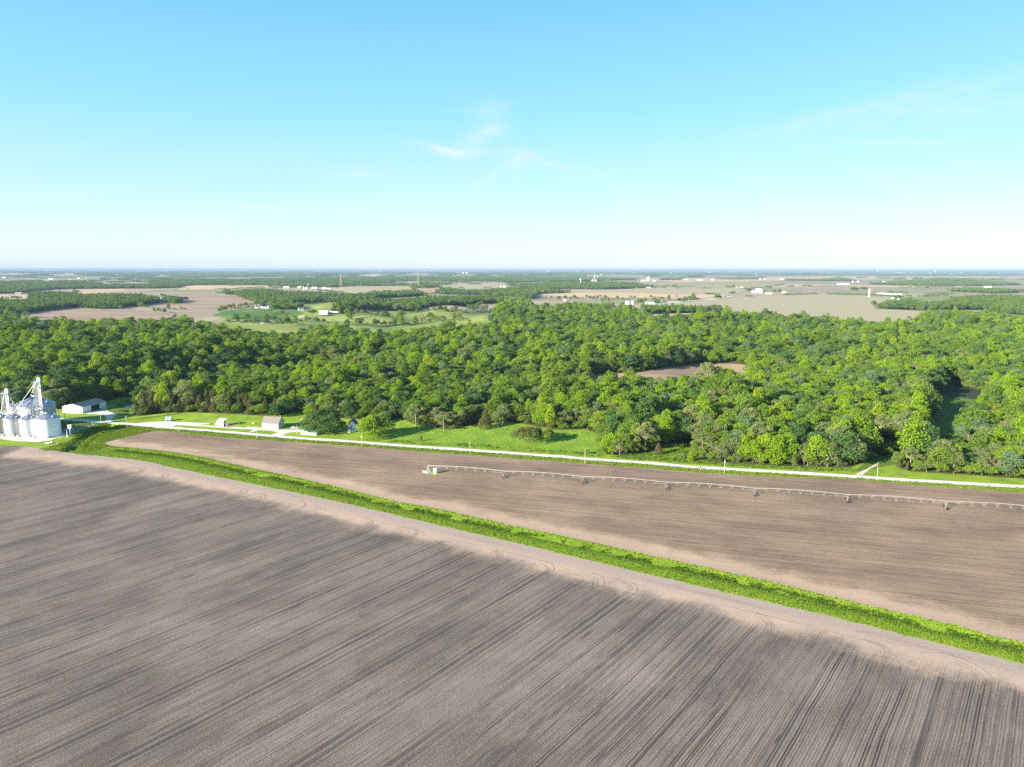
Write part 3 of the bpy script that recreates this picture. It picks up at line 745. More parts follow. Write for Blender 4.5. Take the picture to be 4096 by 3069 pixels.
class MB:
    """collects simple shapes into one mesh"""
    def __init__(s):
        s.v, s.f, s.mi = [], [], []

    def add(s, vs, fs, mi=0):
        b = len(s.v)
        s.v.extend(tuple(map(float, q)) for q in vs)
        s.f.extend(tuple(int(i) + b for i in q) for q in fs)
        s.mi.extend([mi] * len(fs))

    def box(s, c, size, rz=0.0, mi=0, tilt=0.0):
        x, y, z = size[0] / 2, size[1] / 2, size[2] / 2
        m = Matrix.Rotation(rz, 3, 'Z') @ Matrix.Rotation(tilt, 3, 'Y')
        vs = [Vector(c) + m @ Vector((i * x, j * y, k * z)) for i in (-1, 1) for j in (-1, 1) for k in (-1, 1)]
        s.add(vs, [(0, 1, 3, 2), (4, 6, 7, 5), (0, 4, 5, 1), (2, 3, 7, 6), (0, 2, 6, 4), (1, 5, 7, 3)], mi)

    def bar(s, p, q, r, r2=None, n=6, mi=0):
        p = Vector(p); q = Vector(q); r2 = r if r2 is None else r2
        d = (q - p).normalized()
        u = d.cross(Vector((0, 0, 1)) if abs(d.z) < .95 else Vector((1, 0, 0))).normalized(); w = d.cross(u)
        vs = []
        for c, rr in ((p, r), (q, r2)):
            for i in range(n):
                a = 2 * math.pi * i / n
                vs.append(c + (u * math.cos(a) + w * math.sin(a)) * rr)
        fs = [(i, (i + 1) % n, n + (i + 1) % n, n + i) for i in range(n)]
        fs += [tuple(range(n))[::-1], tuple(range(n, 2 * n))]
        s.add(vs, fs, mi)

    def tube(s, pts, r0, r1=None, n=6, mi=0):
        r1 = r0 if r1 is None else r1
        k = len(pts) - 1
        for i in range(k):
            s.bar(pts[i], pts[i + 1], r0 + (r1 - r0) * i / k, r0 + (r1 - r0) * (i + 1) / k, n, mi)

    def lathe(s, c, prof, n=32, mi=0, ridge=0.0):
        c = Vector(c); k = len(prof); vs = []
        for r, z in prof:
            for i in range(n):
                a = 2 * math.pi * i / n
                rr = r + (ridge if i % 2 else 0.0) * (1 if r > .5 else 0)
                vs.append(c + Vector((rr * math.cos(a), rr * math.sin(a), z + (ridge * .6 if (i % 2 and ridge) else 0))))
        fs = []
        for j in range(k - 1):
            for i in range(n):
                fs.append((j * n + i, j * n + (i + 1) % n, (j + 1) * n + (i + 1) % n, (j + 1) * n + i))
        s.add(vs, fs, mi)

    def poly(s, pts, mi=0):
        s.add(pts, [tuple(range(len(pts)))], mi)

    def slab(s, pts, th, mi=0):
        """a planar outline given thickness along its normal"""
        p = [Vector(q) for q in pts]; n = (p[1] - p[0]).cross(p[2] - p[0]).normalized() * th
        k = len(p)
        s.add(p + [q - n for q in p], [tuple(range(k)), tuple(range(2 * k - 1, k - 1, -1))] + [(i, k + i, k + (i + 1) % k, (i + 1) % k) for i in range(k)], mi)

    def build(s, name, mats, parent=None, smooth_=False, loc=None):
        o = mesh_obj(name, s.v, s.f, mats, parent, s.mi, smooth_)
        if loc is not None:
            o.location = loc
        return o


LEAF = {
 'mid': leafmat('leaves_mid_green', [(0.112, 0.191, 0.027), (0.164, 0.255, 0.028), (0.129, 0.224, 0.035), (0.208, 0.292, 0.035)]),
 'lime': leafmat('leaves_lime_green', [(0.208, 0.341, 0.019), (0.257, 0.387, 0.023), (0.192, 0.332, 0.023), (0.304, 0.395, 0.027)], .32),
 'dark': leafmat('leaves_dark_green', [(0.064, 0.132, 0.037), (0.085, 0.164, 0.041), (0.077, 0.154, 0.049), (0.105, 0.180, 0.041)], .2),
 'olive': leafmat('leaves_pale_olive', [(0.188, 0.239, 0.078), (0.228, 0.282, 0.091), (0.193, 0.239, 0.097), (0.250, 0.288, 0.103)], .3),
 'bluegreen': leafmat('leaves_grey_green', [(0.119, 0.202, 0.091), (0.145, 0.233, 0.110), (0.129, 0.210, 0.081)], .25),
 'cedar': leafmat('cedar_sprays', [(0.112, 0.112, 0.038), (0.137, 0.132, 0.045), (0.097, 0.110, 0.038), (0.155, 0.138, 0.058)], .15),
 'tan': leafmat('budding_twigs', [(0.210, 0.185, 0.130), (0.254, 0.219, 0.150), (0.210, 0.202, 0.119)], .3),
 'rust': leafmat('rusty_cedar_sprays', [(0.194, 0.121, 0.081), (0.210, 0.130, 0.091)], .15),
}
BARK = plain('grey_brown_bark', (.07, .055, .04), .95, .1)
WHITEBARK = plain('white_sycamore_bark', (.42, .38, .30), .9, .1)
PALEBARK = plain('pale_bark', (.23, .20, .15), .9, .1)


def limb_mesh(rng, h, r, nl, spread, pale, fork=.35, lean=.0):
    mb = MB()
    top = Vector((rng.normal() * .3, rng.normal() * .3, h * .62))
    mid = Vector((rng.normal() * .2 + lean, rng.normal() * .2, h * fork))
    mb.tube([(0, 0, -.6), mid, top], r, r * .4, 6)
    for i in range(nl):
        a = 2 * math.pi * (i + rng.uniform(-.3, .3)) / nl
        k = rng.uniform(0, 1)
        st = mid.lerp(top, k)
        rr = spread * rng.uniform(.55, .95)
        zz = h * rng.uniform(.42, .76)
        e = Vector((math.cos(a) * rr, math.sin(a) * rr, zz))
        m = st.lerp(e, .5) + Vector((0, 0, h * .03))
        mb.tube([st, m, e], r * .42, r * .10, 5)
        for q in range(2):
            e2 = m.lerp(e, .5) + Vector((rng.normal(), rng.normal(), abs(rng.normal()) * .7)) * spread * .22
            mb.bar(m, e2, r * .18, r * .06, 4)
    return mb


KINDS = []     # (key, crown mesh, trunk mesh, joined mesh, height, radius)


def make_kind(key, leaf, seed, h, rad_, style, n, s0, s1, pale=False):
    rng = np.random.default_rng(seed)
    lobes = []
    if style == 'round':
        base = .30
        lobes.append((0, 0, h * .54, rad_ * .64, rad_ * .64, h * .38))
        for i in range(9):
            a = 2 * math.pi * i / 9 + rng.uniform(-.3, .3); rr = rad_ * rng.uniform(.48, .70); s = rad_ * rng.uniform(.30, .46)
            lobes.append((rr * math.cos(a), rr * math.sin(a), h * rng.uniform(.26, .60), s, s, s * .95))
        for i in range(6):
            a = rng.uniform(0, 6.28); rr = rad_ * rng.uniform(.05, .42); s = rad_ * rng.uniform(.26, .40)
            lobes.append((rr * math.cos(a), rr * math.sin(a), h * rng.uniform(.72, .90), s, s, s * .8))
    elif style == 'tall':
        for i in range(15):
            f = i / 14.0
            a = i * 2.4 + rng.uniform(-.4, .4); rr = rad_ * (.55 * math.sin(math.pi * (f * .8 + .15))) * rng.uniform(.6, 1.1); s = rad_ * rng.uniform(.34, .5) * (1.05 - .45 * f)
            lobes.append((rr * math.cos(a), rr * math.sin(a), h * (.18 + .74 * f), s, s, s * 1.05))
        lobes.append((0, 0, h * .50, rad_ * .5, rad_ * .5, h * .36))
    elif style == 'spread':
        for i in range(16):
            a = i * 2.4; rr = rad_ * math.sqrt((i + .5) / 16) * .8; s = rad_ * rng.uniform(.26, .40)
            lobes.append((rr * math.cos(a), rr * math.sin(a), h * (.84 - .42 * (rr / rad_) ** 2) + rng.uniform(-.12, .05) * h, s, s, s * .62))
        lobes.append((0, 0, h * .55, rad_ * .5, rad_ * .5, h * .22))
    elif style == 'open':
        for i in range(13):
            a = i * 2.4 + rng.uniform(-.4, .4); rr = rad_ * math.sqrt((i + .5) / 13) * .85; s = rad_ * rng.uniform(.24, .36)
            lobes.append((rr * math.cos(a), rr * math.sin(a), h * (.84 - .58 * (rr / rad_) ** 2) + rng.uniform(-.14, .06) * h, s, s, s * .9))
    elif style == 'cone':
        for i in range(11):
            f = i / 10.0
            a = i * 2.4; rr = rad_ * .30 * (1 - f) * rng.uniform(.5, 1.2); s = rad_ * (.92 - .72 * f) * rng.uniform(.8, 1.0)
            lobes.append((rr * math.cos(a), rr * math.sin(a), h * (.14 + .78 * f), s, s, s * .9 + .3))
    elif style == 'bush':
        for i in range(14):
            a = i * 2.4; rr = rad_ * math.sqrt((i + .5) / 14) * .72; s = rad_ * rng.uniform(.28, .42)
            lobes.append((rr * math.cos(a), rr * math.sin(a), h * (.62 - .32 * (rr / rad_) ** 2) + rng.uniform(-.1, .08) * h, s, s, min(s, h * .36)))
    q, f = leaf_cloud(rng, lobes, int(n * 1.3), s0 * .88, s1 * .88, .15 if style in ('spread', 'round') else 0.0, .55 if style in ('open',) else .72)
    if style in ('round', 'tall', 'spread', 'open'): q = q * np.array([1.13, 1.13, .95])
    q[:, 2] = np.maximum(q[:, 2], .15)
    tm = limb_mesh(rng, h, h * .017 + .05, 4 if style != 'cone' else 0, rad_ * .75, pale) if style != 'bush' else limb_mesh(rng, h * .7, .12, 4, rad_ * .6, pale)
    if style == 'open':
        tm = limb_mesh(rng, h, h * .019 + .08, 7, rad_ * .95, pale, .28)
    bark = (WHITEBARK if key == 'n' else PALEBARK) if pale else BARK
    cm = bpy.data.meshes.new('crown_' + key); cm.from_pydata(q.tolist(), [], f.tolist()); cm.materials.append(LEAF[leaf])
    tk = bpy.data.meshes.new('trunk_' + key); tk.from_pydata(tm.v, [], tm.f); tk.materials.append(bark)
    jm = bpy.data.meshes.new('tree_' + key)
    jm.from_pydata(q.tolist() + tm.v, [], f.tolist() + [tuple(i + len(q) for i in ff) for ff in tm.f])
    jm.materials.append(LEAF[leaf]); jm.materials.append(bark)
    jm.polygons.foreach_set('material_index', np.array([0] * len(f) + [1] * len(tm.f), dtype=np.int32))
    KINDS.append(dict(key=key, crown=cm, trunk=tk, joined=jm, h=h, r=rad_, leaf=leaf, style=style))


make_kind('a', 'mid', 1, 17, 7.8, 'round', 2300, .55, 1.05)
make_kind('b', 'mid', 2, 19, 7.0, 'tall', 2300, .55, 1.0)
make_kind('c', 'mid', 3, 16, 8.5, 'spread', 2500, .55, 1.1)
make_kind('d', 'lime', 4, 16, 7.2, 'round', 2100, .5, 1.0)
make_kind('e', 'lime', 5, 19, 6.6, 'tall', 2100, .5, 1.0)
make_kind('f', 'dark', 6, 17, 7.8, 'round', 2400, .55, 1.1)
make_kind('g', 'dark', 7, 15, 6.6, 'spread', 2100, .55, 1.1)
make_kind('h', 'olive', 8, 18, 6.6, 'open', 2000, .45, .85, True)
make_kind('i', 'olive', 9, 15, 5.6, 'round', 1500, .45, .9, True)
make_kind('j', 'bluegreen', 10, 17, 6.6, 'round', 2100, .5, 1.0)
make_kind('k', 'cedar', 11, 11, 3.6, 'cone', 1500, .4, .8)
make_kind('l', 'cedar', 12, 9.5, 3.9, 'cone', 1500, .4, .8)
make_kind('m', 'tan', 13, 16, 5.8, 'open', 800, .35, .7, True)
make_kind('n', 'olive', 14, 26, 9.0, 'open', 2300, .5, .95, True)
make_kind('o', 'dark', 15, 23, 9.5, 'round', 3600, .6, 1.2)
make_kind('p', 'mid', 16, 8, 4.5, 'bush', 1100, .45, .85)
make_kind('q', 'cedar', 17, 9, 8.5, 'bush', 2400, .45, .9)
make_kind('r', 'rust', 18, 4.4, 1.6, 'cone', 420, .25, .5)
make_kind('s', 'olive', 19, 3.5, 2.2, 'bush', 420, .3, .6)
KI = {k['key']: i for i, k in enumerate(KINDS)}


# distant clumps for the stuff objects: several crowns of fewer, larger leaf clumps
def clump(name, seed, ncr, R0, h0, h1, nleaf, s0, s1):
    rng = np.random.default_rng(seed)
    vs, fs, mi, b = [], [], [], 0
    mats = ['mid', 'dark', 'bluegreen', 'mid', 'olive']
    for i in range(ncr):
        a = i * 2.4; rr = R0 * math.sqrt((i + .5) / ncr)
        h = rng.uniform(h0, h1); r = rng.uniform(.33, .45) * h
        cx, cy = rr * math.cos(a), rr * math.sin(a)
        lobes = [(cx, cy, h * .6, r * .8, r * .8, h * .38)]
        for k in range(6):
            aa = rng.uniform(0, 6.28); q = r * rng.uniform(.4, .7)
            lobes.append((cx + q * math.cos(aa), cy + q * math.sin(aa), h * rng.uniform(.45, .8), r * .45, r * .45, r * .4))
        q, f = leaf_cloud(rng, lobes, nleaf, s0, s1, .1)
        q[:, 2] = np.maximum(q[:, 2], 0)
        vs.append(q); fs.append(f + b); b += len(q)
        mi += [int(rng.integers(0, 5))] * len(f)
    me = bpy.data.meshes.new(name)
    me.from_pydata(np.concatenate(vs).tolist(), [], np.concatenate(fs).tolist())
    for m in mats:
        me.materials.append(LEAF[m])
    me.polygons.foreach_set('material_index', np.array(mi, dtype=np.int32))
    return me


PROTO = bpy.data.collections.new('woodland_tree_kinds')
for i, k in enumerate(KINDS):
    PROTO.objects.link(bpy.data.objects.new('woodland_%02d' % i, k['joined']))
NK = len(KINDS)
for j in range(3):
    PROTO.objects.link(bpy.data.objects.new('woodland_%02d' % (NK + j), clump('tree_clump', 40 + j, 6, 15, 12, 18, 420, 1.1, 2.0)))
for j in range(3):
    PROTO.objects.link(bpy.data.objects.new('woodland_%02d' % (NK + 3 + j), clump('grove', 60 + j, 34, 62, 11, 19, 90, 2.6, 4.6)))


def scatter(name, pts, idx, rot, scl, coll, zscale=None):
    zscale = NR.uniform(.88, 1.15, len(pts)) if zscale is None else zscale
    me = bpy.data.meshes.new(name)
    me.from_pydata([tuple(map(float, p)) for p in pts], [], [])
    for nm, typ, arr in (('kind_index', 'INT', np.asarray(idx, np.int32)), ('turn', 'FLOAT', np.asarray(rot, np.float32)), ('size', 'FLOAT', np.asarray(scl, np.float32)), ('size_up', 'FLOAT', np.asarray(scl * zscale, np.float32))):
        a = me.attributes.new(nm, typ, 'POINT'); a.data.foreach_set('value', arr)
    o = bpy.data.objects.new(name, me)
    COL.objects.link(o)
    ng = bpy.data.node_groups.new(name, 'GeometryNodeTree')
    ng.interface.new_socket('Geometry', in_out='INPUT', socket_type='NodeSocketGeometry')
    ng.interface.new_socket('Geometry', in_out='OUTPUT', socket_type='NodeSocketGeometry')
    N = ng.nodes; L = ng.links
    gi = N.new('NodeGroupInput'); go = N.new('NodeGroupOutput')
    iop = N.new('GeometryNodeInstanceOnPoints')
    ci = N.new('GeometryNodeCollectionInfo'); ci.inputs[0].default_value = coll
    ci.inputs['Separate Children'].default_value = True; ci.inputs['Reset Children'].default_value = True

    def attr(nm, typ):
        a = N.new('GeometryNodeInputNamedAttribute'); a.data_type = typ; a.inputs['Name'].default_value = nm
        return a.outputs['Attribute']
    L.new(gi.outputs[0], iop.inputs['Points']); L.new(ci.outputs[0], iop.inputs['Instance'])
    iop.inputs['Pick Instance'].default_value = True
    L.new(attr('kind_index', 'INT'), iop.inputs['Instance Index'])
    cx = N.new('ShaderNodeCombineXYZ'); L.new(attr('turn', 'FLOAT'), cx.inputs[2]); L.new(cx.outputs[0], iop.inputs['Rotation'])
    sz = attr('size', 'FLOAT'); cs = N.new('ShaderNodeCombineXYZ'); L.new(sz, cs.inputs[0]); L.new(sz, cs.inputs[1]); L.new(attr('size_up', 'FLOAT'), cs.inputs[2]); L.new(cs.outputs[0], iop.inputs['Scale'])
    L.new(iop.outputs[0], go.inputs[0])
    md = o.modifiers.new('scatter', 'NODES'); md.node_group = ng
    return o


# ------------------------------------------------------------------ tree positions in the near woods
def jgrid(poly, s, sfun=None):
    a = np.array(poly); lo, hi = a.min(0), a.max(0)
    xs, ys = np.meshgrid(np.arange(lo[0], hi[0], s), np.arange(lo[1], hi[1], s * .9))
    xs = xs + (np.arange(xs.shape[0]) % 2)[:, None] * s * .5
    xs = xs + NR.uniform(-.33, .33, xs.shape) * s; ys = ys + NR.uniform(-.33, .33, ys.shape) * s
    x, y = xs.ravel(), ys.ravel()
    m = inpoly(x, y, poly) & (np.abs(x) < .86 * y + 90)
    return x[m], y[m]


def excl(x, y, polys):
    m = np.zeros(len(x), bool)
    for p in polys:
        m |= inpoly(x, y, p)
    return m


TX, TY = [], []
for y0, y1, s in ((380, 760, 7.8), (760, 1150, 9.7), (1150, 1800, 11.6), (1800, 3000, 14.5)):
    x, y = jgrid(FOREST, s)
    k = (y >= y0) & (y < y1)
    TX.append(x[k]); TY.append(y[k])
TX = np.concatenate(TX); TY = np.concatenate(TY)
HOUSE = (-120.5, 523.5)
k = ~excl(TX, TY, [GLADE, CORR, MEADOW, MEADOW2]) & (np.hypot(TX - HOUSE[0], TY - HOUSE[1]) > 14) & (np.hypot(TX + 135, TY - 515) > 14) & (polydist(TX, TY, CORR + CORR[:1]) > 5.0) & (NR.random(len(TX)) > .045)
TX, TY = TX[k], TY[k]
TZ = ht(TX, TY)
TPX, TPY = projn(TX, TY, TZ)
fx = np.array([p[0] for p in FRONT]); fy = np.array([p[1] for p in FRONT])
fpx, _ = projn(fx, fy, fx * 0)
o_ = np.argsort(fpx)
env_px = np.linspace(-600, 4700, 330)
env_y = np.array([np.min(np.where(np.abs(fpx - q) < 40, fy, 1e9)) for q in env_px])
good = env_y < 1e8
DEP = TY - np.interp(TPX, env_px[good], env_y[good])

TK = np.zeros(len(TX), int)
TS_ = np.zeros(len(TX))
clus = vnoise(TX / 38, TY / 42, 9)
clus2 = vnoise(TX / 60 + 9, TY / 60, 10)
for i in range(len(TX)):
    px, py, c, c2 = TPX[i], TPY[i], clus[i], clus2[i]
    r = RNG.random()
    w = dict(a=2.2, b=1.8, c=2.0, d=1.3, e=1.0, f=1.1, g=1.0, h=.55, i=.55, j=.7, k=.05, m=.16)
    if c > .62: w['d'] += 2.6; w['e'] += 2.2
    if c < .34: w['f'] += 2.4; w['g'] += 2.0; w['j'] += .8
    if c2 > .66: w['h'] += 1.4; w['i'] += 1.8; w['m'] += .12
    if 520 < px < 1110 and py > 1585 and DEP[i] < 46: w = dict(k=5, l=5, i=.5, a=.4, e=.35)
    elif 1050 < px < 2480 and py > 1560 and DEP[i] < 95:
        w['k'] += 3.6 if c2 > .42 else 1.2; w['l'] = w['k']; w['i'] += .8
        if DEP[i] < 16: w['p'] = 4; w['i'] += 1.5; w['h'] += 1.2
    elif px >= 2480 and DEP[i] < 14: w['p'] = 4; w['i'] += 2.2; w['d'] += 1; w['k'] += 1.1
    elif px > 2300 and py > 1500: w['i'] += 1.6; w['h'] += 1.6; w['d'] += 1.3; w['m'] += .10; w['k'] += .35
    if px > 2400 and DEP[i] < 18: w['b'] += 1.6; w['e'] += 1.6; w['i'] += 2.0; w['h'] += 1.4
    if px < 1100 and 1270 < py < 1360: w['m'] += .9; w['i'] += 1.2; w['h'] += 1.0
    if px < 1100 and 1400 < py < 1640 and 'f' in w: w['f'] += 1.3; w['d'] += .6; w['a'] += 1.5
    ks = list(w); tot = sum(w.values()); q = r * tot
    for kk in ks:
        q -= w[kk]
        if q <= 0: break
    TK[i] = KI[kk]
    TS_[i] = (RNG.uniform(.80, 1.30) + .28 * (c2 - .5) + (.25 if RNG.random() < .07 else 0)) * (1.0 if DEP[i] > 22 else .86)
    if kk in 'kl' : TS_[i] *= 1.12
    if TY[i] > 760: TS_[i] *= 1.12 if TY[i] < 1150 else 1.18
TS_ = np.where((polydist(TX, TY, CORR + CORR[:1]) < 16) & (TPX < 3770), TS_ * 1.28, TS_)
TR = NR.uniform(0, 6.28, len(TX))
TZF = NR.uniform(.84, 1.16, len(TX)) + np.where(NR.random(len(TX)) < .10, .16, 0.0)

# hand placed trees: (px, py of the foot, kind, scale, label, category, group)
HAND = [
 (1338, 1733, 'o', .84, 'dark green tree whose right edge touches the white house', None),
 (1300, 1734, 'o', 1.05, 'huge dark green shade tree, the biggest crown left of the white house', None),
 (1256, 1731, 'f', 1.25, 'dark green tree leaning over the green roofed sheds by the driveway', None),
 (1480, 1754, 'd', 1.32, 'leafy yellow green tree in front of the white house, beside a utility pole', None),
 (1522, 1744, 'a', 1.28, 'round mid green tree right of the white house', None),
 (1466, 1742, 'i', 1.05, 'pale olive tree touching the right corner of the white house', None),
 (1196, 1640, 'f', .95, 'dark rounded tree behind the lawn of the grey barn', None),
 (1040, 1665, 'c', .85, 'broad green tree behind the grey barn', None),
 (1100, 1668, 'f', .80, 'dark green tree just behind the right gable of the grey barn', None),
 (1664, 1708, 'h', 1.2, 'spreading pale olive tree with showing limbs, leftmost on the meadow edge', None),
 (1775, 1724, 'h', 1.0, 'pale olive tree with bare grey limbs on the meadow edge, above the pivot tower', None),
 (1942, 1714, 'l', 1.55, 'stout brownish cedar standing alone at the top of the meadow', None),
 (2115, 1772, 'q', 1.40, 'wide low brownish green cedar thicket in the middle of the meadow', None),
 (2188, 1771, 'p', 1.5, 'round green bush joined to the wide cedar thicket on the meadow', None),
 (1684, 1765, 'r', 1.0, 'small rust brown cedar alone on the green meadow', None),
 (2440, 1812, 'd', 1.05, 'bright yellow green tree at the right end of the meadow, near the road', None),
 (2478, 1826, 'm', .62, 'low grey bare branched tree at the roadside end of the meadow', None),
 (2345, 1817, 's', 1.0, 'small dark shrub beside a utility pole above the white road', None),
 (2410, 1822, 'p', .8, 'rounded shrub under the bright yellow green meadow tree', None),
 (2633, 1818, 'l', .85, 'conical cedar alone on the verge below the right woods', None),
 (2725, 1840, 's', 1.5, 'pale feathery shrub on the verge right of the conical cedar', None),
 (2763, 1846, 'e', .42, 'slim bright green young tree on the road verge', None),
 (3608, 1786, 'n', 1.12, 'tall pale barked tree with forked trunk left of the grassy ride', None),
 (3520, 1770, 'n', .92, 'second tall pale olive tree, just left of the forked pale one', None),
 (3690, 1782, 'h', 1.2, 'pale olive tree at the very edge of the grassy ride', None),
 (3640, 1874, 'h', .95, 'grey olive tree with pale trunk at the right side of the ride mouth', None),
 (2700, 1735, 'd', 1.3, 'tall lime green domed tree rising above the right woods', None),
 (2590, 1690, 'e', 1.25, 'tall lime green tree, the brightest crown above the meadow end', None),
 (575, 1640, 'j', .75, 'small grey green tree beside the dark clearing behind the machine shed', None),
 # pasture and far plain
 (1250, 1268, 'c', 1.45, 'large dark tree beside the white farm sheds in the pasture', 'p'),
 (1402, 1281, 'b', 1.31, 'tall rounded tree on the near pasture slope, leftmost of three', 'p'),
 (1543, 1278, 'f', 1.31, 'dark rounded tree in the middle of the pasture', 'p'),
 (1600, 1285, 'a', 1.59, 'broad green tree right of the dark rounded pasture tree', 'p'),
 (1687, 1281, 'm', 1.38, 'grey sparse tree on the pasture by a fenced hollow', 'p'),
 (1722, 1278, 'f', 1.17, 'dark spreading tree behind the sparse grey pasture tree', 'p'),
 (1766, 1300, 'h', 1.45, 'pale trunked tree at the foot of the pasture', 'p'),
 (1817, 1281, 'b', 1.10, 'slim tree with a pale stem, left of a pair on the pasture', 'p'),
 (1836, 1281, 'a', 1.10, 'rounder tree, right of a pair on the pasture', 'p'),
 (1470, 1246, 'p', .9, 'small dark round tree on the upper pasture ridge', 'p'),
 (1630, 1298, 'p', .9, 'green bush at the foot of the broad pasture tree', 'p'),
 (1554, 1300, 'p', 1.0, 'dark bush in the pasture hollow below two trees', 'p'),
 (1500, 1300, 'p', .85, 'low bush at the left end of the pasture hollow', 'p'),
 (1185, 1298, 'p', .8, 'bushy shrub on the pasture fence line, leftmost', 'p'),
 (1330, 1284, 'p', .55, 'tiny round bush on the bare pasture slope', 'p'),
 (1938, 1277, 'p', .6, 'small bush on the little pasture knoll at the right', 'p'),
 (1110, 1296, 'p', .9, 'bush beside the farm lane in the pasture', 'p'),
 (985, 1288, 'a', 1.24, 'rounded tree at the lower edge of the green hayfield', 'p'),
 (945, 1290, 'f', 1.24, 'dark tree left of the rounded hayfield tree', 'p'),
 (2934, 1151, 'f', 1.38, 'lone dark round tree far out on the green plain', 'q'),
 (2774, 1199, 'b', 1.62, 'tall tree pair member beside the far white lane', 'q'),
 (2762, 1200, 'a', 0.88, 'shorter round tree left of the tall one by the far lane', 'q'),
 (2706, 1197, 'm', 1.38, 'thin greyish tree along the far white lane', 'q'),
 (2676, 1203, 'b', 1.31, 'pointed tree along the far white lane', 'q'),
 (2648, 1204, 'c', 1.19, 'broad tree along the far white lane', 'q'),
 (2616, 1212, 'h', 1.56, 'tall umbrella shaped tree by the far farm buildings', 'q'),
 (2579, 1214, 'b', 1.25, 'upright dark tree left of the umbrella shaped one', 'q'),
 (2564, 1213, 'f', 1.06, 'small dark tree beside the two white far bins', 'q'),
 (2971, 1246, 'p', .9, 'lone low bush at the end of the far hedgerow', 'q'),
 (2665, 1220, 'p', .7, 'lone round bush on the pale plain below the far lane', 'q'),
 (3058, 1173, 'a', 1.00, 'dark tree right of the far white grain bins', 'q'),
 (3098, 1172, 'f', 1.12, 'round dark tree left of the far white house', 'q'),
 (3118, 1171, 'f', 1.38, 'taller dark tree touching the far white house', 'q'),
]
HP = []
for hx in HAND:
    x, y = P(hx[0], hx[1])
    HP.append((x, y))
hpx = np.array(HP)
# leave room round the hand placed trees
for (x, y), hx in zip(HP, HAND):
    if y < 1000:
        r = KINDS[KI[hx[2]]]['r'] * hx[3]
        kk = np.hypot(TX - x, TY - y) > r * .85 + 1.0
        if hx[2] == 'n': kk &= ~((np.abs(TPX - hx[0]) < 50) & (TY < y) & (TY > y - 40))
        TX, TY, TZ, TPX, TPY, DEP, TK, TS_, TR, TZF = [q[kk] for q in (TX, TY, TZ, TPX, TPY, DEP, TK, TS_, TR, TZF)]

# which of the woods' trees show largest: near ones, the front rows fully, those behind by their tops
inframe = (TPX > -40) & (TPX < 4130)
hh = np.array([KINDS[k]['h'] * KINDS[k]['r'] for k in TK]) * TS_ ** 2
metric = hh / (TY ** 2) * np.where(DEP < 12, 1.0, np.where(DEP < 24, .48, .24)) * inframe
NIND = 238
order = np.argsort(-metric)[:NIND]
is_ind = np.zeros(len(TX), bool); is_ind[order] = True

ORD = ['first', 'second', 'third', 'fourth', 'fifth', 'sixth', 'seventh', 'eighth', 'ninth', 'tenth', 'eleventh', 'twelfth', 'thirteenth', 'fourteenth', 'fifteenth', 'sixteenth', 'seventeenth', 'eighteenth', 'nineteenth']


def ordw(n):
    if n < 19: return ORD[n]
    tens = {2: 'twent', 3: 'thirt', 4: 'fort', 5: 'fift'}[(n + 1) // 10]
    u = (n + 1) % 10
    return tens + 'ieth' if u == 0 else tens + 'y-' + ORD[u - 1]


DESC = {'a': ('mid green rounded', 'broadleaf_tree'), 'b': ('mid green tall', 'broadleaf_tree'), 'c': ('mid green spreading', 'broadleaf_tree'), 'd': ('lime green rounded', 'broadleaf_tree'), 'e': ('lime green tall', 'broadleaf_tree'),
        'f': ('dark green rounded', 'broadleaf_tree'), 'g': ('dark green spreading', 'broadleaf_tree'), 'h': ('pale olive open', 'broadleaf_tree'), 'i': ('pale olive rounded', 'broadleaf_tree'), 'j': ('grey green rounded', 'broadleaf_tree'),
        'k': ('brownish green slim', 'cedar_tree'), 'l': ('brownish green stout', 'cedar_tree'), 'm': ('sparse grey', 'bare_tree'), 'n': ('tall pale barked', 'broadleaf_tree'), 'o': ('huge dark', 'broadleaf_tree'),
        'p': ('low bushy green', 'bush'), 'q': ('wide brownish', 'cedar_thicket'), 'r': ('small rust brown', 'cedar_tree'), 's': ('small pale', 'bush')}
ZONES = [(240, 'behind the grain bins'), (520, 'behind the machine shed'), (800, 'behind the water tanks'), (1000, 'behind the coop'), (1200, 'behind the grey barn'), (1560, 'around the white house'), (2000, 'above the left meadow'), (2420, 'above the right meadow'), (2800, 'right of the meadow'), (3200, 'above the middle pivot span'),
         (3620, 'left of the grassy ride'), (9999, 'right of the grassy ride')]


def plant(kind, x, y, s, rot, label, group, cat=None, zf=1.0, sink=0.0):
    k = KINDS[kind]
    nm = DESC[k['key']][1]
    e = empty(nm, (float(x), float(y), float(ht(x, y)) - sink), float(rot))
    e.scale = (s, s, s * zf)
    tag(e, label, cat or ('bush' if nm in ('bush',) else 'tree'), group)
    for part, me in (('crown', k['crown']), ('trunk', k['trunk'])):
        o = bpy.data.objects.new(part, me)
        COL.objects.link(o); o.parent = e
    return e


zone_of = lambda px: next(i for i, z in enumerate(ZONES) if px < z[0])
rows = {}
for i in order:
    rows.setdefault((zone_of(TPX[i]), 0 if DEP[i] < 12 else 1 if DEP[i] < 24 else 2 if DEP[i] < 38 else 3, DESC[KINDS[TK[i]]['key']][0]), []).append(i)
ROWW = ['front row', 'second row', 'third row', 'rear rows']
for (z, rw, dsc), lst in rows.items():
    lst.sort(key=lambda q: TPX[q])
    for n, i in enumerate(lst):
        k = KINDS[TK[i]]
        noun = {'broadleaf_tree': 'tree', 'cedar_tree': 'cedar', 'bare_tree': 'bare tree', 'bush': 'bush'}[DESC[k['key']][1]]
        pos = 'only such' if len(lst) == 1 else ordw(n) + ' such from left'
        plant(TK[i], TX[i], TY[i], TS_[i], TR[i], f"{dsc} {noun}, {pos} in {ROWW[rw]} {ZONES[z][1]}", 'trees at the front of the near woods', None, float(TZF[i]))
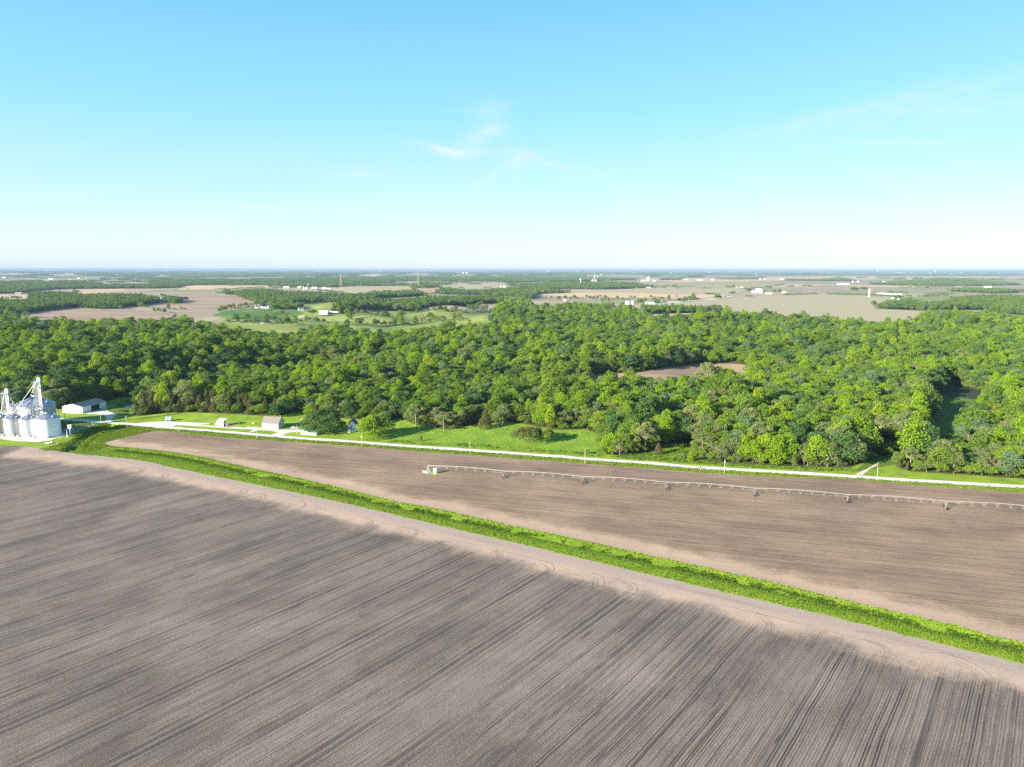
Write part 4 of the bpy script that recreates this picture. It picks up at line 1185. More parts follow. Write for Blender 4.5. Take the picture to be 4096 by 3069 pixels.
for (x, y), hx in zip(HP, HAND):
    g = {None: 'trees by the farmyard and meadow', 'p': 'trees scattered on the pasture', 'q': 'trees scattered on the far plain'}[hx[5]]
    plant(KI[hx[2]], x, y, hx[3], RNG.uniform(0, 6.28), hx[4], g, sink=KINDS[KI[hx[2]]]['h'] * hx[3] * .13 if (hx[2] in 'oafdicej' and hx[5] is None) else 0.0)

rest = ~is_ind
fp = np.column_stack([TX, TY, TZ])[rest]
o = scatter('forest', fp, TK[rest], TR[rest], TS_[rest], PROTO, TZF[rest])
tag(o, 'dense mixed woods stretching back behind the front trees', 'forest', None, 'stuff')

ux, uy = jgrid(FOREST, 4.6)
k = (uy < 900) & ~excl(ux, uy, [GLADE, CORR, MEADOW, MEADOW2]) & (np.hypot(ux - HOUSE[0], uy - HOUSE[1]) > 14)
ux, uy = ux[k], uy[k]
upx, _u = projn(ux, uy, ht(ux, uy))
ud_ = uy - np.interp(upx, env_px[good], env_y[good])
nearedge = np.zeros(len(ux), bool)
for pl in (FRONT, GLADE + GLADE[:1], CORR + CORR[:1]):
    nearedge |= polydist(ux, uy, pl) < 6.5
k = nearedge
ux, uy = ux[k], uy[k]
uk = NR.choice([KI[c] for c in 'ppppsik'], len(ux)); us = NR.uniform(.45, 1.05, len(ux)) * np.where(uk == KI['i'], .62, 1.0) * np.where(uk == KI['k'], .6, 1.0)
o = scatter('undergrowth', np.column_stack([ux, uy, ht(ux, uy)]), uk, NR.uniform(0, 6.28, len(ux)), us, PROTO)
tag(o, 'low leafy undergrowth lining the edge of the woods', 'undergrowth', None, 'stuff')

# distant woods: single trees to 3 km, clumps to 7 km, groves beyond
wx, wk, ws = [], [], []
for wp in WOODP:
    a = np.array(wp)
    for y0, y1, s, mode in ((0, 3300, 12.5, 0), (3300, 9000, 27, 1), (9000, 60000, 110, 2)):
        if a[:, 1].max() < y0 or a[:, 1].min() > y1: continue
        if mode == 2:
            s = 110 * max(1.0, a[:, 1].mean() / 22000)
        x, y = jgrid(wp, s)
        m = (y >= y0) & (y < y1)
        x, y = x[m], y[m]
        if mode: 
            q_ = vnoise(x / (300 if mode == 1 else 900), y / (700 if mode == 1 else 2200), 17) > .30
            x, y = x[q_], y[q_]
        n = len(x)
        if mode == 0:
            kk = NR.choice([KI[c] for c in 'abcfgjibcfgam'], n); sc = NR.uniform(.8, 1.25, n)
        elif mode == 1:
            kk = NK + NR.integers(0, 3, n); sc = NR.uniform(.75, 1.08, n)
        else:
            kk = NK + 3 + NR.integers(0, 3, n); sc = NR.uniform(.8, 1.15, n) * max(1.0, s / 110 * .8)
        wx.append(np.column_stack([x, y, ht(x, y)])); wk.append(kk); ws.append(sc)
# scattered groves and hedges across the far plain, more on the left
for y0, y1, s in ((5200, 12000, 260), (12000, 40000, 700)):
    gx, gy = np.meshgrid(np.arange(-.8 * y1, .8 * y1, s), np.arange(y0, y1, s * 1.6))
    gx = (gx + NR.uniform(-.5, .5, gx.shape) * s).ravel(); gy = (gy + NR.uniform(-.5, .5, gy.shape) * s).ravel()
    m = (np.abs(gx) < .8 * gy)
    gx, gy = gx[m], gy[m]
    right = smooth(.10, .30, gx / gy)
    th = .50 + .24 * right
    m = vnoise(gx / 900, gy / 1900, 21) > th
    if y0 < 9000:
        m &= ~((gx / gy > .05) & (gy < 7600))
    gx, gy = gx[m], gy[m]
    n = len(gx)
    wx.append(np.column_stack([gx, gy, ht(gx, gy)])); wk.append(NK + 3 + NR.integers(0, 3, n)); ws.append(NR.uniform(.7, 1.2, n) * (1.0 if y0 < 9000 else 2.2))
# hedgerow trees along the edges of the far fields
for f in FARF:
    for p in resample(PP(f[1]), 15, 3.0, closed=True):
        if p[1] < 1650 or p[1] > 6000 or vnoise(p[0] / 90, p[1] / 160, 27) < .62 or excl(np.array([p[0]]), np.array([p[1]]), [FOREST])[0]: continue
        big_ = p[1] > 3200
        wx.append(np.array([[p[0], p[1], float(ht(*p))]])); wk.append(np.array([NK + RNG.randint(0, 2) if big_ else KI[RNG.choice('ppabfjgi')]])); ws.append(np.array([RNG.uniform(.35, .6) if big_ else RNG.uniform(.55, 1.1)]))
# shrubs along fence lines in the pasture and fields
for ln in ([(1500, 1301), (1580, 1302), (1660, 1298)], [(1690, 1283), (1770, 1284), (1850, 1280)], [(1690, 1288), (1850, 1285)], [(1640, 1254), (1800, 1250), (1960, 1252)], [(1130, 1291), (1300, 1297)], [(1380, 1268), (1450, 1263), (1520, 1262)], [(905, 1290), (1000, 1292), (1110, 1297), (1180, 1299)], [(1400, 1300), (1500, 1302), (1560, 1302), (1660, 1300)], [(1740, 1248), (1790, 1246), (1850, 1243), (1960, 1243)], [(2280, 1196), (2400, 1196), (2540, 1199)], [(2160, 1199), (2300, 1196)], [(2380, 1206), (2460, 1203), (2520, 1202)]):
    for p in resample(PP(ln), 13):
        wx.append(np.array([[p[0] + RNG.gauss(0, 5), p[1] + RNG.gauss(0, 7), float(ht(*p))]])); wk.append(np.array([KI[RNG.choice('pppaifbh')]])); ws.append(np.array([RNG.uniform(.6, 1.15)]))
wx = np.concatenate(wx); wk = np.concatenate(wk); ws = np.concatenate(ws)
o = scatter('distant_woods', wx, wk, NR.uniform(0, 6.28, len(wx)), ws, PROTO)
tag(o, 'bands and patches of far woods fading towards the horizon', 'woods', None, 'stuff')
print('trees', len(TX), 'far', len(wx))

# ------------------------------------------------------------------ long grass in the strip, verges and creek
GR = {'blade': leafmat('grass_blades', [(.155, .250, .016), (.205, .295, .020), (.170, .240, .024), (.245, .315, .026)], .35, .3),
      'reed': leafmat('coarse_weeds', [(.070, .140, .018), (.095, .165, .020), (.100, .160, .024)], .2, .3)}
GPROTO = bpy.data.collections.new('grass_tuft_kinds')
for j, (mt, hgt, wid, n) in enumerate((('blade', .55, .75, 26), ('blade', .75, .9, 30), ('reed', 1.0, 1.0, 34))):
    rng = np.random.default_rng(90 + j)
    vs, fs = [], []
    for b in range(n):
        a = rng.uniform(0, 6.28); r = wid * math.sqrt(rng.uniform(0, 1)) * .7
        x, y = r * math.cos(a), r * math.sin(a)
        hh_ = hgt * rng.uniform(.5, 1.1); w_ = rng.uniform(.10, .2); ln_ = rng.uniform(.1, .5) * hh_
        t = rng.uniform(0, 6.28); dx, dy = math.cos(t) * w_, math.sin(t) * w_
        lx, ly = math.cos(a) * ln_, math.sin(a) * ln_
        k0 = len(vs)
        vs += [(x - dx, y - dy, -.1), (x + dx, y + dy, -.1), (x + lx + dx * .6, y + ly + dy * .6, hh_), (x + lx - dx * .6, y + ly - dy * .6, hh_ * .9)]
        fs.append((k0, k0 + 1, k0 + 2, k0 + 3))
    me = bpy.data.meshes.new('grass_tuft'); me.from_pydata(vs, [], fs); me.materials.append(GR[mt])
    GPROTO.objects.link(bpy.data.objects.new('grass_tuft_%d' % j, me))
gp, gk, gs = [], [], []


def sow(poly, s, kinds, sc0, sc1, keep=None):
    x, y = jgrid(poly, s)
    if keep is not None:
        m = keep(x, y); x, y = x[m], y[m]
    gp.append(np.column_stack([x, y, ht(x, y)])); gk.append(NR.choice(kinds, len(x))); gs.append(NR.uniform(sc0, sc1, len(x)))


STRIP = STRIP_LO + STRIP_HI[::-1]
sow(STRIP, 1.05, [0], .25, .55, lambda x, y: polydist(x, y, DITCH) > 1.0)
sow(STRIP, .95, [2, 2, 0], .34, .66, lambda x, y: (polydist(x, y, DITCH) < 2.2) & (vnoise(x / 9, y / 9, 31) > .30))
VERGE = FIELD_TOP + ROAD[::-1][4:-6]
sow(VERGE, 1.4, [0, 0, 1], .35, .75, lambda x, y: polydist(x, y, ROAD) > 3.0)
sow(MEADOW, 2.0, [0], .25, .6)
sow(MEADOW, 2.2, [0, 0, 1, 2], .4, .85, lambda x, y: (polydist(x, y, ROAD) < 16) & (vnoise(x / 9, y / 5, 33) > .45))
sow(MEADOW2, 1.8, [0, 1, 2], .4, .9)
CR = offs(CREEK, 8) + offs(CREEK, -8)[::-1]
sow(CR, 1.2, [0, 0, 1, 2], .35, .85, lambda x, y: vnoise(x / 6, y / 6, 35) > .3)
sow(PP([(150, 1800), (260, 1770), (330, 1735), (400, 1712), (470, 1702), (560, 1712), (630, 1722), (500, 1748), (412, 1772), (440, 1785), (350, 1812), (250, 1808)]), 1.3, [0, 0, 1], .3, .75)
gp = np.concatenate(gp); gk = np.concatenate(gk); gs = np.concatenate(gs)
o = scatter('long_grass', gp, gk, NR.uniform(0, 6.28, len(gp)), gs, GPROTO)
tag(o, 'rank green grass and weeds filling the strip, verges and creek', 'grass', None, 'stuff')
print('grass', len(gp))
# ------------------------------------------------------------------ materials of built things
W = {
 'galv': metal_sheet('galvanised_corrugated_steel', (.52, .53, .54), .55, .5, .42, 2, .45, .12),
 'galv_old': metal_sheet('dull_corrugated_steel', (.36, .33, .29), .55, .35, .5, 2, .5, .05),
 'binwhite': metal_sheet('white_painted_corrugated_steel', (.76, .80, .84), .6, .0, .4, 2, .15, .08),
 'roofmetal': plain('galvanised_roof_sheet', (.34, .36, .39), .38, .5, .6, .1, .6),
 'white': plain('white_paint', (.80, .80, .79), .5, .4, 0, .05, .8),
 'whitewall': metal_sheet('white_ribbed_wall', (.78, .79, .80), .9, 0, .5, 0, .10, .02),
 'greenroof': metal_sheet('dark_green_metal_roof', (.030, .070, .075), .9, .0, .75, 0, .15, .02),
 'tealroof': metal_sheet('faded_green_metal_roof', (.10, .21, .15), .6, .0, .4, 0, .35, .02),
 'palegreen': plain('pale_green_boards', (.40, .62, .38), .8, .2, 0, .15, .9),
 'lightgreen': plain('faded_green_paint', (.50, .66, .46), .8, .2, 0, .2, .6),
 'barnwall': plain('weathered_sage_boards', (.46, .50, .36), .9, .1, 0, .14, .7),
 'shingle': plain('grey_brown_shingles', (.195, .170, .160), .9, .1, 0, .2, 1.2),
 'darkshingle': plain('dark_blue_shingles', (.085, .09, .12), .9, .1, 0, .2, 1.2),
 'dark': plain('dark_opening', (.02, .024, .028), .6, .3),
 'glass': plain('window_glass', (.03, .04, .05), .1, .5),
 'concrete': plain('pale_concrete', (.52, .50, .46), .9, .2, 0, .12, .7),
 'steel': plain('white_galvanised_tube', (.58, .59, .59), .4, .5, .2),
 'pivot': plain('galvanised_pipe', (.31, .31, .29), .45, .4, .15),
 'tyre': plain('black_rubber', (.018, .018, .018), .9, .2),
 'pole': plain('grey_weathered_pole', (.40, .35, .28), .9, .1),
 'palepole': plain('pale_wood_pole', (.42, .37, .29), .9, .1),  # pale wood tone of the poles
 'wood': plain('pale_raw_wood', (.58, .47, .34), .9, .1),
 'bluetank': plain('pale_blue_poly_tank', (.42, .66, .74), .45, .4, 0, .05),
 'red': plain('red_oxide_paint', (.40, .05, .035), .6, .3),
 'tansilo': plain('tan_concrete_stave', (.66, .44, .26), .9, .1, 0, .08, .2),
 'farwhite': plain('far_white_siding', (.62, .62, .60), .6, .3, 0, .04, .1),
 'fargrey': plain('far_grey_roofing', (.30, .30, .31), .7, .3, 0, .1, .1),
 'blue': plain('blue_metal', (.10, .28, .62), .5, .4),
 'soilheap': plain('dark_heaped_dirt', (.07, .05, .04), .95, .1, 0, .3, .8, .3),
 'stone': plain('pale_rubble_stone', (.55, .50, .43), .9, .1, 0, .2, .8, .1),
 'track': plain('pressed_damp_soil', (.25, .192, .15), .95, .1, 0, .3, .5),
 'insul': plain('dark_insulator', (.10, .09, .09), .5, .3),
}


def thing(name, label, cat, loc, rz=0.0, group=None):
    e = empty(name, loc, rz)
    return tag(e, label, cat, group)


# ------------------------------------------------------------------ grain bins
def grain_bin(label, x, y, d, h, peak, wall, name='grain_bin', stiff=0, vents=8, group='grain bins of the elevator yard'):
    r = d / 2
    e = thing(name, label, 'grain bin', (x, y, float(ht(x, y))), RNG.uniform(0, .2), group)
    mb = MB(); mb.lathe((0, 0, 0), [(r + .35, -.5), (r + .35, .25), (r, .25)], 48); mb.build('foundation', W['concrete'], e)
    mb = MB(); mb.lathe((0, 0, 0), [(r, .2), (r, h)], 64)
    o = mb.build('wall', wall, e, True)
    if stiff:
        mb = MB()
        for i in range(stiff):
            a = 2 * math.pi * i / stiff
            mb.box(((r + .06) * math.cos(a), (r + .06) * math.sin(a), h / 2 + .2), (.12, .16, h - .3), a)
        mb.build('stiffener', W['roofmetal'], e)
    ns = 56 if d > 14 else 40
    mb = MB(); mb.lathe((0, 0, 0), [(r + .22, h - .08), (r * .55, h + (peak - h) * .47), (r * .13, peak - .25)], ns, 0, .10)
    ro = mb.build('roof', W['roofmetal'], e)
    mb = MB(); mb.lathe((0, 0, 0), [(r * .13 + .1, peak - .35), (r * .13 + .1, peak + .25), (.35, peak + .55), (0, peak + .55)], 20); mb.build('roof_cap', W['galv'], ro)
    for i in range(vents):
        a = 2 * math.pi * (i + .3) / vents; rr = r * .74; z = h + (peak - h) * .30
        m = MB(); m.box((0, 0, .28), (.75, .6, .6)); m.box((.15, 0, .66), (.95, .75, .12))
        v = m.build('roof_vent', W['steel'], ro); v.location = (rr * math.cos(a), rr * math.sin(a), z); v.rotation_euler = (0, 0, a)
    mb = MB()
    a = rad(-105)
    for s in (-.22, .22):
        px, py = (r + .22) * math.cos(a) - s * math.sin(a), (r + .22) * math.sin(a) + s * math.cos(a)
        mb.bar((px, py, .3), (px, py, h), .035, n=4)
    for k in range(int(h / .6)):
        z = .6 + k * .6
        mb.bar(((r + .22) * math.cos(a) + .22 * math.sin(a), (r + .22) * math.sin(a) - .22 * math.cos(a), z), ((r + .22) * math.cos(a) - .22 * math.sin(a), (r + .22) * math.sin(a) + .22 * math.cos(a), z), .025, n=4)
    mb.build('ladder', W['steel'], e)
    for a in (rad(-70), rad(-135)):
        mb = MB(); c = Vector(((r + 1.3) * math.cos(a), (r + 1.3) * math.sin(a), .95))
        mb.box(c, (1.5, 1.3, 1.5), a); mb.bar(c, c - Vector((math.cos(a), math.sin(a), 0)) * 1.5, .5, n=10)
        mb.build('fan', W['steel'], e)
    mb = MB(); a = rad(-92)
    mb.box(((r + .04) * math.cos(a), (r + .04) * math.sin(a), 1.6), (.12, 1.0, 1.9), a); mb.build('door', W['roofmetal'], e)
    return e


p = P(178.6, 1753); WB = (p[0] - 2.4, p[1] + 8.2)
grain_bin('big white grain bin, nearest the open gravel, with smooth pale blue side', WB[0], WB[1], 16.4, 13.5, 16.9, W['binwhite'])
p = P(105, 1749); B2 = (p[0] - 1.4, p[1] + 6)
grain_bin('middle galvanised grain bin of the front row, beside the big white bin', B2[0], B2[1], 11.7, 12.6, 15.4, W['galv'])
p = P(44, 1745.5); B3 = (p[0] - 1.6, p[1] + 6)
grain_bin('galvanised grain bin left of the middle one, below the shorter elevator leg', B3[0], B3[1], 11.9, 12.6, 15.4, W['galv'])
p = atY(143.5, 1634, 540); B4 = (p[0], 540.0)
grain_bin('largest grain bin behind the others, with wide ribbed roof and vertical stiffeners', B4[0], B4[1], 26.0, 16.8, 23.2, W['galv'], stiff=44, vents=14)
p = atY(56, 1637, 541); B5 = (p[0], 541.0)
grain_bin('small narrow galvanised grain bin behind, left of the largest one', B5[0], B5[1], 8.2, 15.2, 17.6, W['galv'], vents=6)
p = P(-16, 1742); B6 = (p[0], p[1] + 5)
grain_bin('brownish dull grain bin cut by the left picture edge', B6[0], B6[1], 10.5, 12.8, 15.2, W['galv_old'], vents=6)


def elevator_leg(label, x, y, H_, spouts, plat=True):
    e = thing('elevator_leg', label, 'elevator leg', (x, y, float(ht(x, y))), .15, 'bucket elevator legs')
    w0, w1 = 1.4, 1.1
    mb = MB(); cs = [(-1, -1), (1, -1), (1, 1), (-1, 1)]
    for cx, cy in cs:
        mb.bar((cx * w0 - .9, cy * w0, -.3), (cx * w1 - .9, cy * w1, H_ - 2), .09, n=4)
    k = int(H_ / 3.2)
    for i in range(k):
        z0 = H_ * i / k * .94; z1 = H_ * (i + 1) / k * .94
        a0 = w0 + (w1 - w0) * z0 / H_; a1 = w0 + (w1 - w0) * z1 / H_
        for j in range(4):
            p0 = cs[j]; p1 = cs[(j + 1) % 4]
            mb.bar((p0[0] * a0 - .9, p0[1] * a0, z0), (p1[0] * a1 - .9, p1[1] * a1, z1), .045, n=4)
            mb.bar((p1[0] * a0 - .9, p1[1] * a0, z0), (p0[0] * a1 - .9, p0[1] * a1, z1), .06, n=4)
            mb.bar((p0[0] * a1 - .9, p0[1] * a1, z1), (p1[0] * a1 - .9, p1[1] * a1, z1), .07, n=4)
    mb.build('lattice_tower', W['steel'], e)
    for dx in (1.15, 2.25):
        mb = MB(); mb.box((dx, 0, H_ / 2), (.78, .95, H_)); mb.build('leg_casing', W['white'], e)
    mb = MB(); mb.box((1.7, 0, H_ + .7), (2.3, 1.5, 1.7)); mb.bar((1.7, -.75, H_ + 1.5), (1.7, .75, H_ + 1.5), 1.1, n=14); mb.build('head', W['white'], e)
    mb = MB(); mb.box((1.7, 0, .9), (2.5, 1.4, 1.9)); mb.build('boot', W['steel'], e)
    mb = MB()
    for z, s in ((H_ - 1.2, 2.5), (H_ * .42, 2.9)):
        mb.box((.2, 0, z), (2 * s, 2.0 * s * .8, .12))
        for a, b in (((-s, -s * .8), (s, -s * .8)), ((s, -s * .8), (s, s * .8)), ((s, s * .8), (-s, s * .8)), ((-s, s * .8), (-s, -s * .8))):
            mb.bar((a[0] + .2, a[1], z + 1.1), (b[0] + .2, b[1], z + 1.1), .05, n=4)
            mb.bar((a[0] + .2, a[1], z), (a[0] + .2, a[1], z + 1.1), .05, n=4)
    mb.build('platform', W['steel'], e)
    mb = MB(); mb.bar((3.3, 1.2, 0), (3.3, 1.2, H_), .05, n=4); mb.build('cable', W['steel'], e)
    rot = Matrix.Rotation(-.15, 3, 'Z')
    for tx, ty, tz in spouts:
        q = rot @ Vector((tx - x, ty - y, 0)); q.z = tz
        mb = MB(); st = Vector((.4, 0, H_ - .4)); mb.bar(st, q, .22, n=8)
        L = (q - st).length
        if L > 22:
            for f in (.3, .5, .7):
                c = st.lerp(q, f); mb.bar(c + Vector((0, 0, -.9)), c + Vector((0, 0, .9)), .06, n=4); mb.bar(c + Vector((-.3, -.9, 0)), c + Vector((.3, .9, 0)), .06, n=4)
        mb.build('spout', W['white'], e)
    return e


p = atY(162, 1690, 524); L1 = (p[0], 524.0)
elevator_leg('taller white elevator leg with lattice tower, behind the big white bin', L1[0], L1[1], 37.6, [(B3[0] + 1, B3[1], 15.8), (B4[0] - 2, B4[1] - 1, 23.4)])
p = atY(30, 1690, 527); L2 = (p[0], 527.0)
elevator_leg('shorter white elevator leg with lattice tower at the left', L2[0], L2[1], 28.5, [(B6[0] + 1, B6[1] + 1, 15.4), (B5[0], B5[1], 17.9)])
# conveyor walkway between the bin roofs
e = thing('conveyor', 'white conveyor bridge running above the front bin roofs to the tall leg', 'conveyor', (0, 0, 0))
mb = MB(); a_ = Vector((B3[0], B3[1], 16.4)); b_ = Vector((L1[0], L1[1], 18.6))
for dy in (-.5, .5):
    for dz in (0, 1.0):
        mb.bar(a_ + Vector((0, dy, dz)), b_ + Vector((0, dy, dz)), .08, n=4)
for i in range(15):
    c = a_.lerp(b_, i / 14); mb.bar(c + Vector((0, -.5, 0)), c + Vector((0, -.5, 1)), .05, n=4); mb.bar(c + Vector((0, .5, 0)), c + Vector((0, .5, 1)), .05, n=4)
mb.build('truss', W['steel'], e)
mb = MB(); d_ = (b_ - a_); mb.bar(a_ + Vector((0, 0, .35)), b_ + Vector((0, 0, .35)), .3, n=8); mb.build('tube', W['white'], e)


# ------------------------------------------------------------------ gabled buildings
def gable_house(name, label, cat, o0, ax, ay, L, Wd, he, hr, wallm, roofm, doors=(), windows=(), over=.35, z0=None, ridge_along='x', found=None, group=None):
    """corner o0 (world xy), unit axis ax along the length L, width Wd along ay; ridge along x"""
    ang = math.atan2(ax[1], ax[0])
    z = float(ht(*o0)) if z0 is None else z0
    e = thing(name, label, cat, (o0[0], o0[1], z), ang, group)
    mb = MB()
    hz = he + hr
    b = -.6
    mb.add([(0, 0, b), (L, 0, b), (L, Wd, b), (0, Wd, b), (0, 0, he), (L, 0, he), (L, Wd, he), (0, Wd, he), (0, Wd / 2, hz), (L, Wd / 2, hz)],
           [(0, 1, 5, 4), (2, 3, 7, 6), (0, 4, 8, 7, 3), (1, 2, 6, 9, 5)])
    mb.build('wall', wallm, e)
    mb = MB(); sl = hr / (Wd / 2); t = .14
    for s in (0, 1):
        y0 = -over if s == 0 else Wd + over
        zz = he - sl * over + .12
        pts = [(-over, y0, zz), (L + over, y0, zz), (L + over, Wd / 2, hz + .12), (-over, Wd / 2, hz + .12)]
        mb.slab(pts if s == 0 else pts[::-1], t)
    mb.build('roof', roofm, e)
    if found:
        mb = MB(); mb.box((L / 2, Wd / 2, .1), (L + .12, Wd + .12, .7)); mb.build('foundation', found, e)
    return e, ang


# machine shed (front corner, towards the barn's right end, towards its left gable)
c0 = Vector(P(331, 1653.7)); cL = Vector(P(260, 1649)); cR = Vector(P(413.6, 1633.4))
ax = (cR - c0).normalized(); ay = Vector((-ax.y, ax.x))
if ay.dot(cL - c0) < 0: ay = -ay
SL, SW = 27.5, 19.0
e, ang = gable_house('machine_shed', 'long white machine shed with dark green roof and open dark doorway', 'shed', c0, ax, ay, SL, SW, 5.4, 2.3, W['whitewall'], W['greenroof'], over=.3)
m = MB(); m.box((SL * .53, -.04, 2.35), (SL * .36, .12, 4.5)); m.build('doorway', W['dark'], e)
for xc, wd in ((SL * .20, SL * .30), (SL * .83, SL * .24)):
    m = MB(); m.box((xc, -.16, 2.45), (wd, .10, 4.4)); m.build('sliding_door', W['whitewall'], e)
m = MB(); m.box((SL / 2, -.14, 4.85), (SL * .96, .22, .18)); m.build('door_rail', W['steel'], e)
m = MB(); m.box((SL / 2, -.32, 5.25), (SL + .6, .10, .22)); m.build('eave_trim', W['white'], e)

# grey barn
b0 = Vector(P(1048.3, 1714.5)); b1 = Vector(P(1113.4, 1717))
ax = (b1 - b0).normalized(); ay = Vector((-ax.y, ax.x)); BL = (b1 - b0).length
e, ang = gable_house('barn', 'sage grey wooden barn with brown grey gable roof beside the driveway', 'barn', b0, ax, ay, BL, 9.6, 4.3, 4.1, W['barnwall'], W['shingle'], over=.4)
m = MB(); m.box((BL * .38, -.05, 1.9), (.10, .10, 3.8)); m.box((BL * .40, -.06, 3.75), (BL * .42, .1, .14)); m.build('door_rail', W['barnwall'], e)
m = MB(); m.box((BL * .48, -.08, 1.85), (BL * .30, .1, 3.6)); m.build('sliding_door', W['barnwall'], e)
m = MB(); m.box((BL + .05, 4.8, 1.6), (.1, 2.6, 3.2)); m.build('side_door', W['barnwall'], e)

# two small green sheds
s0 = Vector(P(1200.2, 1737)); s1 = Vector(P(1232, 1740.5)); s2 = Vector(P(1265, 1742.5))
ax = (s1 - s0).normalized(); ay = Vector((-ax.y, ax.x)); SLn = (s1 - s0).length
e, ang = gable_house('green_shed', 'small pale green shed with faded green metal roof by the road', 'shed', s0, ax, ay, SLn, 5.2, 3.0, 1.5, W['palegreen'], W['tealroof'], over=.25)
m = MB(); m.box((SLn * .5, -.05, 1.15), (1.1, .08, 2.1)); m.build('door', W['lightgreen'], e)
ax2 = (s2 - s1).normalized(); ay2 = Vector((-ax2.y, ax2.x)); s1b = s1 + ax2 * .35
e, ang = gable_house('green_shed', 'lower green shed tucked under the dark tree, right of its roofed twin', 'shed', s1b, ax2, ay2, (s2 - s1b).length, 4.2, 1.9, 1.0, W['lightgreen'], W['tealroof'], over=.2)
m = MB(); m.box((2.2, -.05, .85), (.9, .08, 1.6)); m.build('door', W['palegreen'], e)

# white farmhouse half hidden by trees
hx = Vector(P(1392, 1727.5))
ax = Vector((1, .12)).normalized(); ay = Vector((-ax.y, ax.x))
HL, HW = 6.4, 9.5
# ridge runs front to back: length axis is the depth
axd = ay; ayd = -ax
corner = hx + ax * HL
e, ang = gable_house('farmhouse', 'white two storey farmhouse with dark roof, half hidden between trees', 'house', corner, axd, ayd, HW, HL, 5.4, 2.9, W['white'], W['darkshingle'], over=.35, found=W['concrete'])


def win(parent, x, y, z, w, h, axis):
    f = MB(); f.box((x, y, z), (.12, w + .24, h + .24) if axis == 'x' else (w + .24, .12, h + .24)); fo = f.build('window', W['white'], parent)
    g = MB(); g.box((x - .03, y, z) if axis == 'x' else (x, y - .03, z), (.12, w, h) if axis == 'x' else (w, .12, h)); g.build('pane', W['glass'], fo)


win(e, -.04, HL * .60, 4.5, .8, 1.2, 'x'); win(e, -.04, HL * .28, 1.7, .8, 1.2, 'x')
win(e, HW * .3, -.04, 2.0, .9, 1.4, 'y'); win(e, HW * .65, -.04, 2.0, .9, 1.4, 'y')
m = MB(); m.slab([(-1.8, HL * .5, 2.75), (-1.8, HL + .2, 2.75), (-.02, HL + .2, 3.3), (-.02, HL * .5, 3.3)][::-1], .12)
po = m.build('porch_roof', W['darkshingle'], e)
m = MB()
for y in (HL * .52, HL * .76, HL + .05):
    m.box((-1.7, y, 1.4), (.16, .16, 2.7))
m.build('porch_posts', W['white'], po)
m = MB(); m.box((-1.2, HL * .68, .15), (2.3, HL * .66, .5)); m.build('porch_floor', W['white'], e)
m = MB(); m.box((-.05, HL * .55, 1.3), (.12, .95, 2.1)); m.build('door', W['darkshingle'], e)
m = MB(); m.box((HW * .7, HL * .5, 8.4), (.8, .8, 1.6)); m.build('chimney', W['stone'], e)
# white leaning stair / bay at the left corner of the porch
# ------------------------------------------------------------------ chicken coop with its posts
q0 = Vector(P(869, 1704.5)); q1 = Vector(P(891.5, 1705.5))
ax = (q1 - q0).normalized(); ay = Vector((-ax.y, ax.x)); CL = (q1 - q0).length + .4; CD = 4.2
zc = float(ht(*q0))
e = thing('chicken_coop', 'small green and white chicken coop with white lean-to roof and wooden ramp', 'coop', (q0.x, q0.y, zc), math.atan2(ax.y, ax.x))
m = MB(); m.add([(0, 0, -.3), (CL, 0, -.3), (CL, CD, -.3), (0, CD, -.3), (0, 0, 3.9), (CL, 0, 3.9), (CL, CD, 4.9), (0, CD, 4.9)], [(0, 1, 5, 4), (2, 3, 7, 6), (3, 0, 4, 7), (1, 2, 6, 5)]); m.build('wall', W['lightgreen'], e)
m = MB(); m.slab([(-.35, -.4, 3.86), (CL + .35, -.4, 3.86), (CL + .5, CD + .4, 5.16), (-.35, CD + .4, 5.16)], .16); m.build('roof', W['white'], e)
m = MB()
for x in (.1, CL - .1): m.box((x, -.05, 1.9), (.28, .1, 3.9))
for z in (.15, 2.1, 3.75): m.box((CL / 2, -.06, z), (CL - .5, .1, .2))
m.build('trim', W['white'], e)
win(e, CL * .5, -.06, 2.95, 1.2, .9, 'y')
m = MB(); m.bar((CL * .28, -.09, 1.75), (CL * .55, -.09, 1.25), .09, n=4); m.bar((CL * .55, -.09, 1.25), (CL * .78, -.09, 1.5), .07, n=4); m.bar((CL * .55, -.09, 1.3), (CL * .58, -.09, .45), .09, n=4); m.build('emblem', W['greenroof'], e)
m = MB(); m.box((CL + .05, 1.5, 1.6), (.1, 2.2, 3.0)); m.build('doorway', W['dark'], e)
m = MB()
m.slab([(CL + .1, .7, 2.1), (CL + .1, 1.9, 2.1), (CL + 3.2, 1.9, .1), (CL + 3.2, .7, .1)], .16)
for y in (.7, 1.9): m.bar((CL + .1, y, 2.9), (CL + 3.2, y, .9), .07, n=4)
m.build('ramp', W['wood'], e)
Zq = lambda x, y: (820 + x / 11.06, 1640 + y / 11.06)
